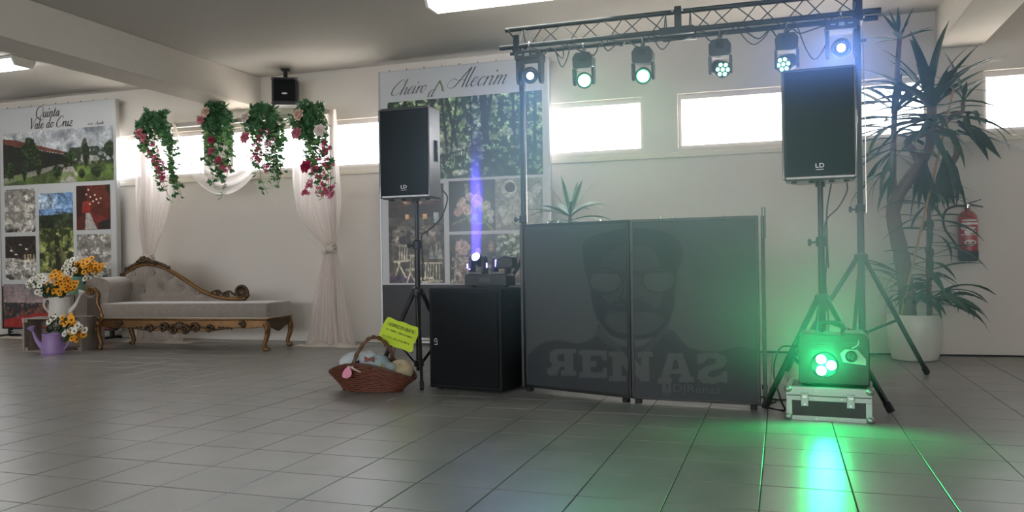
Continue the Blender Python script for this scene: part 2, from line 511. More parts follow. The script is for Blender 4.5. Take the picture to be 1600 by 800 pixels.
gm = bpy.data.materials.new('window_glass'); gm.use_nodes = True
nt = gm.node_tree; nt.nodes.clear()
_o = nt.nodes.new('ShaderNodeOutputMaterial'); _m = nt.nodes.new('ShaderNodeMixShader'); _m.inputs[0].default_value = 0.06
_t = nt.nodes.new('ShaderNodeBsdfTransparent'); _g = nt.nodes.new('ShaderNodeBsdfGlossy'); _g.inputs['Roughness'].default_value = 0.05
nt.links.new(_t.outputs[0], _m.inputs[1]); nt.links.new(_g.outputs[0], _m.inputs[2]); nt.links.new(_m.outputs[0], _o.inputs['Surface'])
def make_window(k, a, b, y, z0, z1, panes, face=1):
    r = bpy.data.objects.new('window_%d' % k, None); COL.objects.link(r); r['kind'] = 'structure'
    r.location = ((a + b) / 2, y, z0)
    w = (b - a) / 2; h = z1 - z0; f = .035
    mb = MB()
    mb.b2((-w, -.025, 0), (w, .025, f)); mb.b2((-w, -.025, h - .055), (w, .025, h))
    mb.b2((-w, -.025, f), (-w + f, .025, h - .055)); mb.b2((w - f, -.025, f), (w, .025, h - .055))
    mb.build('window_frame', M_frame, r, bevel=.004)
    iw = 2 * w - 2 * f; pw = iw / panes
    for i in range(panes):
        x0 = -w + f + i * pw
        MB().b2((x0 + .002, -.003, f), (x0 + pw - .002, .003, h - .055)).build('pane', gm, r)
        if i: MB().b2((x0 - .002, -.004, f), (x0 + .002, .004, h - .055)).build('glazing_seam', M_frame, r)
    return r
for k, (a, b) in enumerate(WINS): make_window(k + 1, a, b, WALL_Y + .08, WZ0, WZ1, 9)
for k, (a, b) in enumerate(REAR): make_window(k + 7, a, b, Y0 - .12, 1.2, 2.7, 3)
def portal(name, x0, x1, y, z0, z1, sgn):
    l = bpy.data.lights.new(name, 'AREA'); l.shape = 'RECTANGLE'; l.size = x1 - x0; l.size_y = z1 - z0
    l.cycles.is_portal = True
    o = bpy.data.objects.new(name, l); COL.objects.link(o)
    o.location = ((x0 + x1) / 2, y, (z0 + z1) / 2); o.rotation_euler = (-sgn * PI / 2, 0, 0)
for (a, b) in WINS: portal('window_portal', a, b, WALL_Y + .15, WZ0, WZ1, 1)
for (a, b) in REAR: portal('window_portal', a, b, Y0 - .2, 1.2, 2.7, -1)

struct(MB().b2((X0, WALL_Y - .022, 2.035), (X1, WALL_Y, 2.085)), 'trim_1', M_trim, bevel=.006)
struct(MB().b2((-6.68, Y0, 2.93), (-6.22, WALL_Y, CEIL)), 'trim_2', M_wall, bevel=.01)
struct(MB().b2((1.44, Y0, 2.95), (1.84, WALL_Y, CEIL)), 'trim_3', M_wall, bevel=.01)

struct(MB().b2((-40, WALL_Y + .3, -.3), (35, 40, -.1)), 'ground_outside', mat('pale_gravel', 'b9b4ac', .9, var=.2, vscale=3))  # unseen ground added to bounce sunlight up through the windows
# ceiling lamps: opal diffuser trough on a white tray
M_lampwhite = mat('lamp_tray_white', 'dcdcd6', 0.4)
M_diff = emat('lamp_diffuser_glow', (1.0, 0.98, 0.92), 7.0)
def ceiling_lamp(x, y, label):
    r = thing('ceiling_lamp', label, 'ceiling lamp', (x, y, CEIL), 0, 'ceiling strip lamps')
    MB().b2((-.8, -.15, -.03), (.8, .15, 0)).build('tray', M_lampwhite, r, bevel=.004)
    mb = MB().prism([(-.14, -.03), (.14, -.03), (.10, -.095), (-.10, -.095)], -.77, .77, 'yz')
    mb.build('diffuser', M_diff, r)
    for s in (-1, 1):
        MB().prism([(-.15, -.028), (.15, -.028), (.107, -.1), (-.107, -.1)], s * .77, s * .8, 'yz').build('end_cap', M_lampwhite, r, bevel=.003)
ceiling_lamp(-2.16, 6.70, 'lit strip lamp on the ceiling above the lettered photo board')
ceiling_lamp(-8.85, 6.95, 'lit strip lamp on the ceiling at the far left edge')
for lx, lb in ((-9, 'left'), (-2.2, 'middle'), (4.0, 'right')):
    ceiling_lamp(lx, 1.0, 'lit strip lamp on the ceiling overhead, %s of the near row' % lb)
# ------------------------------------------------------------------ printed display boards
M_board = mat('board_white_vinyl', 'c3c6c8', 0.35)
M_boardblk = mat('board_black_base', '15171a', 0.4)
M_alu = mat('aluminium_edge', 'b8b8b6', 0.35, metal=0.6)
M_ink = mat('dark_grey_ink', '2a2626', 0.6)
M_ink2 = mat('brown_grey_ink', '4a4344', 0.6)

def cv_forest():
    c = Canvas(230, 116, '1e3a22', 11)
    n = c.n(6, 5); n2 = c.n(16, 4)
    c.put(np.clip((n - .45) * 3, 0, 1), '4f7a3c', .8)
    c.put((n2 > .58) & (c.Y < .55), 'a3bb7c', .75)
    c.put((c.n(22, 3) > .62) & (c.Y < .6), 'd5dcc0', .7)
    c.ell(.42, .62, .16, .10, '9aa596', .7, .6); c.ell(.33, .48, .08, .1, 'b9c0a4', .7, .6); c.ell(.8, .47, .09, .05, 'b3bfa8', .6, .5)
    for x0, x1, w in ((.36, .40, .020), (.39, .47, .022), (.47, .42, .018), (.30, .31, .01), (.63, .655, .045), (.69, .63, .02), (.82, .83, .02), (.90, .87, .05), (.12, .13, .02), (.2, .19, .016), (.55, .56, .01), (.96, .95, .02)):
        c.line([(x0, -.05), ((x0 + x1) / 2, .3), (x1, .68 + .1 * (x0 > .6))], w, '1c241d', .93)
    c.put((c.Y > .72 + .08 * (c.n(3, 2) - .5)), '25402c', .85)
    c.put((c.n(20, 3) > .63) & (c.Y > .6), '9cb08c', .7)
    c.put((c.n(12, 3) > .68) & (c.Y > .6) & (c.X < .55), 'd0d6bf', .6)
    for i in range(24):
        x = .22 + i * .0165; c.line([(x, .77 - i * .008), (x, .92 - i * .0085)], .006, '16211a', .9)
    c.line([(.2, .8), (.62, .60)], .008, '16211a', .9)
    c.ell(.48, .93, .06, .04, 'c3c8bd', .8, .5)
    return c
def cv_flowers():
    c = Canvas(84, 86, '2b2b2a', 5); c.put(c.n(3) > .5, '39342e', .6)
    c.put((c.Y > .86), '3c3a38', .8)
    c.ell(.62, .62, .3, .26, '6a8a5c', .9, .3); c.speck(14, .55, '8fae80', .8, ((c.X - .62) / .3) ** 2 + ((c.Y - .62) / .26) ** 2 < 1)
    for x, y, r, col in ((.28, .5, .13, 'd9bfb0'), (.2, .62, .1, 'cfae9f'), (.4, .58, .12, 'dcc3b8'), (.6, .4, .15, 'ecd3b4'), (.82, .5, .1, 'd6d3c6'), (.9, .66, .09, 'cfd2c4'), (.45, .32, .1, 'd9c6c4'), (.3, .4, .08, 'e0cdc0'), (.72, .55, .08, 'c6d0b2'), (.9, .8, .07, 'c9cfc0')):
        c.ell(x, y, r, r, col, .95, .4); c.ell(x, y, r * .62, r * .55, C3(col) * .85, .7, .3); c.ell(x + .01, y, r * .3, r * .28, col, .9, .3)
    for x in (.38, .42, .63, .67): c.line([(x, .3), (x - .02, .08)], .015, 'b9b59a', .8)
    c.line([(.1, .85), (.35, .75)], .02, '6e8a5e', .9); c.line([(.75, .8), (.95, 1)], .02, '86a070', .9)
    return c
def cv_coffee():
    c = Canvas(84, 86, '8d9088', 6); c.put(np.clip((c.n(4) - .4) * 2, 0, 1), 'a5a79d', .6)
    c.ell(.62, .6, .34, .34, 'b2b3a9', .9); c.ell(.62, .6, .3, .3, 'a4a59b', .7)
    c.ell(.3, .2, .16, .17, 'c4c5bc'); c.ell(.32, .17, .11, .1, '3c332b')
    c.poly([(.05, .55), (.2, .48), (.35, .85), (.18, .92)], 'b9bab0'); c.poly([(.6, .35), (.9, .1), (1, .2), (.75, .5)], 'bcbdb4')
    c.line([(.45, .1), (.7, .9)], .012, '777a72', .7); c.speck(9, .66, '6d7a66', .6)
    return c
def cv_table_lamps():
    c = Canvas(84, 86, '3a3b38', 7); c.put(c.n(3) > .5, '47443f', .7)
    c.ell(.28, .26, .17, .17, 'b59a8e', .9, .3); c.speck(12, .55, 'd4bcae', .8, ((c.X - .28) / .17) ** 2 + ((c.Y - .26) / .17) ** 2 < 1)
    c.put((c.n(9) > .45) & (c.X > .1) & (c.X < .6) & (c.Y > .4), '8d7a72', .8); c.speck(14, .6, 'b3a69a', .8, c.Y > .45)
    c.ell(.62, .34, .06, .08, 'f2d8a8', .95, .6); c.ell(.9, .25, .09, .14, 'b8a27c', .8, .8)
    c.line([(.15, .4), (.1, .95)], .02, 'a9a5a0', .8); c.line([(.4, .5), (.38, 1)], .02, 'a9a5a0', .8)
    return c
def cv_garden_lamp():
    c = Canvas(84, 86, '55604f', 8); c.speck(10, .5, '8c9a80', .8, c.Y < .45); c.speck(16, .58, 'b6c2b0', .8, c.Y < .45)
    c.ell(.28, .55, .22, .08, 'c58a4a', .95, .3); c.rect(0, .44, .5, .49, '3e4a40', .8); c.put((c.Y > .62), '4d463c', .8)
    c.speck(8, .55, 'a58a78', .7, c.Y > .6); c.line([(.8, 0), (.75, 1)], .03, '99a099', .7)
    return c
def cv_hall():
    c = Canvas(92, 148, '2a2522', 9); c.put((c.n(4, 3, 1) > .5) & (c.Y < .3), '3d2a22', .7)
    for y in (.05, .12, .2): c.line([(0, y + .02), (1, y - .02)], .008, '57382a', .7)
    c.rect(0, .33, 1, .42, '4a453d'); 
    for x in (.34, .66): c.rect(x - .04, .3, x + .04, .35, 'e0b078')
    c.ell(.35, .16, .1, .045, 'd9a373', .9, .5); c.ell(.55, .16, .1, .045, 'd9a373', .9, .5); c.rect(.82, .29, .91, .39, 'a8b3b3')
    c.put((c.Y > .42) & (c.n(16, 3) > .5), '7c7468', .85); c.put((c.Y > .46) & (c.n(20, 2) > .6), 'a79d8d', .7)
    c.put((c.Y > .62), '4b463f', .75); c.put((c.Y > .92) & (c.X < .5), '4f3c63', .6)
    for x, y, s in ((.2, .62, 1.0), (.62, .8, 1.0), (.75, .8, 1.2), (.4, .72, .9)):
        k = 'c2bba6'
        for j in range(4): c.line([(x + j * .045 * s, y), (x - .01 + j * .045 * s, y + .14 * s)], .006, k)
        c.line([(x - .02, y), (x + .17 * s, y)], .008, k); c.line([(x - .1 * s, y + .16 * s), (x + .17 * s, y + .15 * s)], .012, k)
        c.line([(x, y + .16 * s), (x - .08 * s, y + .3 * s)], .008, k); c.line([(x - .05, y + .16 * s), (x + .1 * s, y + .32 * s)], .008, k)
    for x in (.76, .86, .92): c.poly([(x - .04, .76), (x, .6), (x + .05, .76)], '8f9490')
    return c
def cv_manor():
    c = Canvas(190, 84, 'a7acb2', 21)
    n = c.n(3, 5); c.put(np.clip((n - .4) * 3, 0, 1), 'dfe2e4', .9); c.put(np.clip((n - .58) * 4, 0, 1) * (c.X > .55), '5b6370', .8)
    c.put(np.clip((c.n(4, 4) - .52) * 4, 0, 1), '6c737c', .7)
    c.put((c.Y > .62), '4b5a36')
    c.poly([(0, .10), (.12, .14), (.62, .45), (.62, .49), (0, .2)], '6e4438'); c.poly([(0, .2), (.62, .5), (.62, .74), (0, .85)], '282a28')
    c.rect(.66, .45, .86, .68, '9a968c', .6)
    c.put((c.n(12, 3) > .45) & (c.Y > .35) & (c.Y < .68) & (c.X > .6), '2e3c2a', .9)
    c.poly([(.7, .45), (.735, .22), (.75, .18), (.765, .22), (.79, .45)], '4a5148')
    c.poly([(.0, .98), (.0, .86), (.5, .66), (.62, .66), (.3, .84)], '98958d', .9)
    c.poly([(.52, 1.0), (.56, .72), (.64, .70), (.7, .9), (.72, 1.0)], 'b1aca4')
    c.put((c.Y > .8) & (c.n(6) > .5), '66803f', .6); c.put((c.Y > .7) & (c.X > .68) & (c.n(10) > .45), '718a45', .8)
    for x, y, rx, ry in ((.25, .38, .075, .26), (.06, .72, .05, .16), (.33, .62, .03, .2), (.58, .58, .03, .14), (.76, .5, .03, .2), (.5, .78, .04, .12), (.85, .82, .05, .09), (.72, .84, .03, .08), (.97, .42, .05, .14), (.63, .52, .03, .15), (.2, .75, .025, .16)):
        m = (((c.X - x) / rx) ** 2 + ((c.Y - y) / ry) ** 2) < .6 + .9 * c.n(14, 3); c.put(m, '22301f', .95)
        c.put(m & (c.n(24, 2) > .6), '47603a', .8); c.line([(x, y), (x, y + ry * 1.15)], .012, '211d18', .9)
    return c
def cv_banquet(seed, dark=False):
    c = Canvas(70, 74, '8e8b84', seed)
    c.put(np.clip((c.n(4) - .35) * 2, 0, 1), 'a8a39a', .7); c.put(np.clip((c.n(8) - .55) * 5, 0, 1), '5f5c57', .7)
    for k in range(14):
        y = .42 + .55 * (k % 5) / 5 + c.rng.uniform(-.05, .05); x = c.rng.random()
        c.ell(x, y, .10 + .12 * (y - .3), .06 + .08 * (y - .3), 'c6c2ba', .85, .4); c.ell(x, y + .06, .08, .03, '4a4743', .6, .6)
    c.speck(12, .66, 'dedbd4', .8); c.put(np.clip((c.Y - .85) * 8, 0, 1) * (c.n(6) > .5), '2c2c2a', .9)
    if dark:
        c.poly([(0, 0), (1, 0), (1, .5), (.6, .55), (.3, .5), (0, .5)], '2a231f'); c.line([(0, .1), (.45, .5)], .02, '4c423a'); c.line([(1, .1), (.55, .5)], .02, '4c423a')
        for x in (.62, .72, .8, .9): c.rect(x, .42, x + .05, .6, 'c9b892', .8)
        for x, y in ((.2, .33), (.5, .2), (.7, .3), (.35, .42)): c.ell(x, y, .05, .018, 'cfcac0')
    return c
def cv_vines():
    c = Canvas(68, 134, '6f93bf', 31); c.put(np.clip((c.n(3) - .4) * 3, 0, 1) * (c.Y < .2), 'dfe6ec', .8)
    c.put(c.Y > .24 + .06 * c.n(6, 3), '26301f'); c.put((c.Y > .24) & (c.Y < .44) & (c.n(10) > .55), '3e4a33', .8)
    c.put((c.Y > .44), '3a4527', .9); c.put((c.Y > .44) & (c.n(14, 3) > .5), '86904a', .75)
    c.poly([(.45, .44), (.52, .44), (.75, 1), (.48, 1)], '23261a', .9)
    c.put((c.Y > .5) & (c.n(18, 2) > .66), 'b3b476', .8); c.line([(.62, .7), (.75, 1)], .03, '6f6a4a', .7)
    return c
def cv_redhall():
    c = Canvas(68, 76, '5a2a22', 33); c.put(c.n(3) > .5, '6c3527', .6); c.poly([(0, 0), (.3, 0), (.3, .6), (0, .75)], '3a201c')
    c.poly([(.2, .35), (.45, .35), (.4, .62), (.15, .62)], 'a5342f', .8)
    for x, y in ((.3, .2), (.42, .26), (.55, .22), (.6, .32), (.72, .3), (.5, .36), (.66, .4), (.4, .42), (.36, .1)): c.ell(x, y, .035, .025, 'ffe9d8', .95, .7)
    c.poly([(.28, .62), (.4, .62), (.62, 1), (.25, 1)], 'b0aba6'); c.poly([(.42, .6), (.9, .75), (.9, .95), (.62, .98)], '7b2f2b')
    c.poly([(.85, 0), (1, 0), (1, .3), (.9, .12)], '26351f'); c.poly([(.62, .85), (1, .75), (1, 1), (.64, 1)], '2c2826')
    return c
def cv_sunset():
    c = Canvas(190, 66, '8a7d82', 35); c.put(np.clip(c.Y * 2.2, 0, 1), 'a9938c', .8); c.put(np.clip((c.n(3) - .5) * 3, 0, 1) * (c.Y < .35), '6d6870', .6)
    c.put(c.Y > .4 + .05 * c.n(8), '35343a'); c.speck(16, .58, '8d8279', .8, (c.Y > .45) & (c.Y < .75)); c.speck(12, .6, '7a4236', .8, (c.Y > .45) & (c.Y < .8))
    c.poly([(0, .82), (.3, .66), (.75, .66), (1, .75), (1, 1), (0, 1)], '9a2f2c'); c.put((c.Y > .7) & (c.n(5) > .55), 'b03a34', .4)
    c.rect(.17, .78, .19, .88, 'c9bcae')
    return c

def display_board(loc, label, pics):
    r = thing('display_board', label, 'display board', loc, 0, 'tall printed photo boards')
    w, top = 2.04, 3.185
    MB().b2((0, 0, .70), (w, .05, top)).build('white_panel', M_board, r, bevel=.003)
    MB().b2((0, .002, .10), (w, .05, .70)).build('black_panel', M_boardblk, r)
    mb = MB()
    mb.b2((w, -.004, .1), (w + .018, .055, top + .006)); mb.b2((-.018, -.004, .1), (0, .055, top + .006)); mb.b2((0, .0, top), (w, .05, top + .006))
    mb.build('edge_profile', M_alu, r)
    for k in range(9): MB().cyl((.12 + k * .22, .02, top + .005), (.12 + k * .22, .02, top + .022), .006, n=8).build('peg', M_boardblk, r)
    for x in (.12, w - .12):
        MB().b2((x - .05, -.13, 0), (x + .05, .14, .03)).build('foot', M_boardblk, r, bevel=.008)
        MB().b2((x - .025, .005, .03), (x + .025, .045, .1)).build('foot_post', M_boardblk, r)
    for z in (.04, .075):
        MB().b2((.12, .01, z - .008), (w - .12, .03, z + .008)).build('base_rail', M_alu, r)
    for (cvf, x0, z0, x1, z1) in pics: print_panel('picture', cvf, x0, z0, x1, z1, -.003, r)
    return r
lb = display_board((-10.43, 8.60, 0), 'tall white photo board of a manor garden behind the watering cans', [
    (grain(cv_manor(), 0.28), .06, 2.108, 2.01, 2.838), (grain(cv_banquet(41), 0.5), .075, 1.453, .638, 2.052), (grain(cv_banquet(42, True), 0.8), .075, .79, .638, 1.395),
    (grain(cv_vines(), 0.8), .70, .88, 1.305, 1.974), (grain(cv_redhall(), 0.3), 1.365, 1.455, 1.945, 2.053), (grain(cv_banquet(44), 0.5), 1.365, .79, 1.945, 1.395), (grain(cv_sunset(), 0.35), .03, .12, 2.0, .728)])
lettering('heading', 'Quinta', .66, 3.025, .076, -.004, lb, M_ink2, slant=.25, wmin=.10, wmax=.24)
lettering('heading', 'Vale do Cruz', .55, 2.875, .074, -.004, lb, M_ink2, slant=.25, wmin=.10, wmax=.24)
lettering('small_lettering', 'recta - Agueda', 1.58, 2.865, .024, -.004, lb, M_ink2, slant=.25, wmin=.06, wmax=.2)
cb = display_board((-4.44, 8.55, 0), 'tall white photo board of a woodland behind the left loudspeaker', [
    (grain(cv_forest(), 0.8), .098, 1.905, 1.974, 2.826), (grain(cv_hall(), 0.7), .092, .722, .792, 1.856), (grain(cv_flowers(), 0.5), .855, 1.303, 1.414, 1.875),
    (grain(cv_coffee(), 0.35), 1.414, 1.303, 1.965, 1.875), (grain(cv_table_lamps(), 0.7), .855, .71, 1.414, 1.266), (grain(cv_garden_lamp(), 0.7), 1.414, .71, 1.965, 1.266)])
lettering('heading', 'Cheiro', .13, 2.90, .086, -.004, cb, M_ink, slant=.55, wmin=.04, wmax=.15, rise=.02)
lettering('heading', 'd', .60, 2.85, .088, -.004, cb, M_ink, slant=.6, wmin=.04, wmax=.15)
lettering('heading', 'Alecrim', .90, 2.93, .108, -.004, cb, M_ink, slant=.55, wmin=.04, wmax=.15, rise=.0)
MB().prism([(.755, 3.02), (.775, 3.03), (.80, 2.97), (.815, 2.90), (.79, 2.905), (.785, 2.95)], -.005, -.003).build('leaf_emblem', mat('olive_print', '6f7a35', .5), cb)

# ------------------------------------------------------------------ wedding arch with sheer drapes
M_sheer = cloth_mat('sheer_white_voile', 'f1e9e4', 0.62, 0.55)
M_sheer2 = cloth_mat('sheer_white_voile_pooled', 'ece4da', 0.9, 0.35)
M_archmetal = mat('white_painted_tube', 'b9b0a8', 0.45)
AY = 8.36
r = thing('backdrop_frame', 'white square tube arch frame carrying drapes behind the chaise', 'frame', (-6.37, AY, 0))
MB().b2((-1.36, -.025, 2.69), (1.43, .025, 2.745)).build('crossbar', M_archmetal, r, bevel=.004)
for x in (-1.33, 1.40):
    MB().b2((x - .025, -.025, .012), (x + .025, .025, 2.69)).build('post', M_archmetal, r, bevel=.004)
    MB().b2((x - .18, -.15, 0), (x + .18, .15, .012)).build('foot_plate', M_archmetal, r, bevel=.003)

def drape_sheet(rows, n=60, pleat=9, amp=.03, seed=0, y0=0.0):
    """rows: (z, xleft, xright, depth_amp, ycentre)"""
    rg = random.Random(seed); ph = [rg.uniform(0, 6.28) for _ in range(4)]
    rows = catmull(rows, 6); mb = MB(); vs = []
    for (z, xl, xr, am, yc) in rows:
        for k in range(n + 1):
            t = k / n
            w = math.sin(2 * PI * pleat * t + ph[0]) + .5 * math.sin(2 * PI * (pleat * 1.7) * t + ph[1] + z * 1.2) + .4 * math.sin(2 * PI * 2.3 * t + ph[2] + z * .7)
            vs.append((xl + (xr - xl) * t + .006 * math.sin(9 * z + 11 * t), y0 + yc + am * w * .5, z))
    m = len(rows)
    mb.add(vs, [(i * (n + 1) + k, i * (n + 1) + k + 1, (i + 1) * (n + 1) + k + 1, (i + 1) * (n + 1) + k) for i in range(m - 1) for k in range(n)])
    return mb
def curtain(label, cx, rows, tie_z, tie_x, pool):
    r = thing('sheer_curtain', label, 'curtain', (cx, AY - .05, 0), 0, 'sheer curtains on the arch')
    drape_sheet(rows, seed=int(tie_z * 100)).build('voile_panel', M_sheer, r, smooth=True)
    mb = MB()
    for k in range(3):
        mb.tube([(tie_x + (.075 - .01 * k) * math.cos(a), .045 * math.sin(a), tie_z + .03 * (k - 1) + .015 * math.sin(a * 2 + k)) for a in [2 * PI * j / 16 for j in range(16)]], .016, 6, closed=True)
    mb.ball((tie_x + .03, -.06, tie_z - .01), (.05, .03, .04)); mb.ball((tie_x - .05, -.06, tie_z - .03), (.04, .03, .045))
    mb.build('tie_band', M_sheer2, r, smooth=True)
    mb = MB(); rg = random.Random(5); n = 40; vs = []
    for j in range(7):
        q = j / 6
        for k in range(n + 1):
            t = k / n; x = pool[0] + (pool[1] - pool[0]) * t
            yy = -.16 + .28 * q
            vs.append((x, yy + .02 * math.sin(14 * t + j), .004 + .05 * math.sin(PI * q) * (.7 + .5 * math.sin(17 * t + j * .8)) * (math.sin(PI * min(1, t * 6 + .05) / 2) * math.sin(PI * min(1, (1 - t) * 6 + .05) / 2))))
    mb.add(vs, [(j * (n + 1) + k, j * (n + 1) + k + 1, (j + 1) * (n + 1) + k + 1, (j + 1) * (n + 1) + k) for j in range(6) for k in range(n)])
    mb.build('pooled_hem', M_sheer2, r, smooth=True)
    return r
curtain('sheer white curtain tied back beside the lettered photo board', -5.0,
        [(2.75, -.50, .12, .05, 0), (2.4, -.50, .13, .06, 0), (1.9, -.48, .15, .06, 0), (1.55, -.42, .15, .05, 0), (1.3, -.22, .12, .04, 0), (1.15, -.06, .08, .025, 0), (1.0, -.10, .12, .04, 0), (.6, -.2, .2, .06, 0), (.2, -.27, .27, .08, 0), (.02, -.32, .32, .09, 0)], 1.14, .02, (-.42, .46))
curtain('sheer white curtain tied back behind the chaise backrest', -7.45,
        [(2.75, -.30, .22, .05, 0), (2.4, -.32, .24, .06, 0), (1.9, -.34, .22, .06, 0), (1.5, -.33, .12, .05, 0), (1.2, -.25, -.03, .035, 0), (1.06, -.21, -.09, .02, 0), (.9, -.24, -.04, .04, 0), (.5, -.32, .1, .06, 0), (.2, -.38, .25, .08, 0), (.02, -.42, .35, .09, 0)], 1.06, -.15, (-.5, .55))
# swag between the posts
mb = MB(); n = 48; vs = []
for j in range(13):
    q = j / 12
    for k in range(n + 1):
        t = k / n; x = -7.16 + (1.5) * t
        sag = (.62 + .28 * q) * (4 * t * (1 - t)) ** .75
        th = .10 * (1 - q) * 0
        vs.append((x, AY - .06 - .05 * math.sin(q * 14 + t * 3) * (.3 + 4 * t * (1 - t)) - .03 * q, 2.75 - .02 * q - sag + .02 * math.sin(q * 9 + 5 * t)))
mb.add(vs, [(j * (n + 1) + k, j * (n + 1) + k + 1, (j + 1) * (n + 1) + k + 1, (j + 1) * (n + 1) + k) for j in range(12) for k in range(n)])
tag(mb.build('voile_swag', M_sheer, None, smooth=True), 'sheer white swag looped between the flower garlands', 'drape')

# ------------------------------------------------------------------ flower garlands
M_ivy = mat('ivy_leaf', '47774a', 0.45, var=.35, vscale=9); M_ivy2 = mat('ivy_leaf_light', '7aa866', 0.45, var=.3, vscale=9)
M_vine = mat('vine_stem', '5a5b35', 0.6)
M_rose = {'blush': mat('blush_rose_petal', 'dcc0ae', .6, var=.1), 'pink': mat('pink_rose_petal', 'cf7f8c', .6, var=.15), 'red': mat('crimson_petal', 'a8264f', .6, var=.2), 'white': mat('white_rose_petal', 'e6d9d2', .6, var=.06), 'mag': mat('magenta_blossom', 'b23a63', .6, var=.25, vscale=30)}
M_whiteb = mat('white_blossom', 'e9e6da', .6)
IVY = [(0, 0), (.28, -.12), (.5, .12), (.34, .3), (.42, .62), (.16, .55), (0, 1.0), (-.16, .55), (-.42, .62), (-.34, .3), (-.5, .12), (-.28, -.12)]
def add_leaf(mb, p, size, R, shape=IVY):
    vs = [(0, .35 * size, .10 * size)] + [(x * size, y * size, -.04 * size * abs(x)) for x, y in shape]
    vs = [Vector(p) + R @ Vector(v) for v in vs]
    n = len(shape)
    mb.add(vs, [(0, 1 + k, 1 + (k + 1) % n) for k in range(n)])
OVAL = [(0, 0), (.2, .15), (.3, .45), (.2, .8), (0, 1.05), (-.2, .8), (-.3, .45), (-.2, .15)]
def rose_mesh(mb, r):
    for ring, (m, rad, tilt, sz) in enumerate(((3, .12, 1.35, .6), (5, .32, 1.05, .8), (6, .55, .6, .95), (7, .7, .2, 1.0))):
        for k in range(m):
            a = 2 * PI * k / m + ring * .5
            c, s = math.cos(a), math.sin(a)
            vs = []
            for i in range(4):
                u = i / 3
                for j in range(4):
                    v = (j / 3 - .5) * 2
                    out = rad * r * .55 + u * r * sz * .75 * math.cos(tilt) - .12 * r * v * v
                    z = u * r * sz * .75 * math.sin(tilt) - .15 * r * (u ** 3) + (.35 - .1 * ring) * r
                    w = v * r * sz * .42 * math.sin(PI * (.25 + .6 * u))
                    vs.append((out * c - w * s, out * s + w * c, z))
            mb.add(vs, [(i * 4 + j, i * 4 + j + 1, (i + 1) * 4 + j + 1, (i + 1) * 4 + j) for i in range(3) for j in range(3)])
    mb.ball((0, 0, .15 * r), (.4 * r, .4 * r, .35 * r), 8, 6)
    return mb
ROSE = {}
def put_rose(col, p, r, parent, face):
    key = (col, r)
    if key not in ROSE:
        o = rose_mesh(MB(), r).build('rose', M_rose[col], parent, smooth=True); ROSE[key] = o
    else:
        o = link_copy(ROSE[key], parent)
    o.location = p; o.rotation_euler = Vector(face).to_track_quat('Z', 'Y').to_euler()
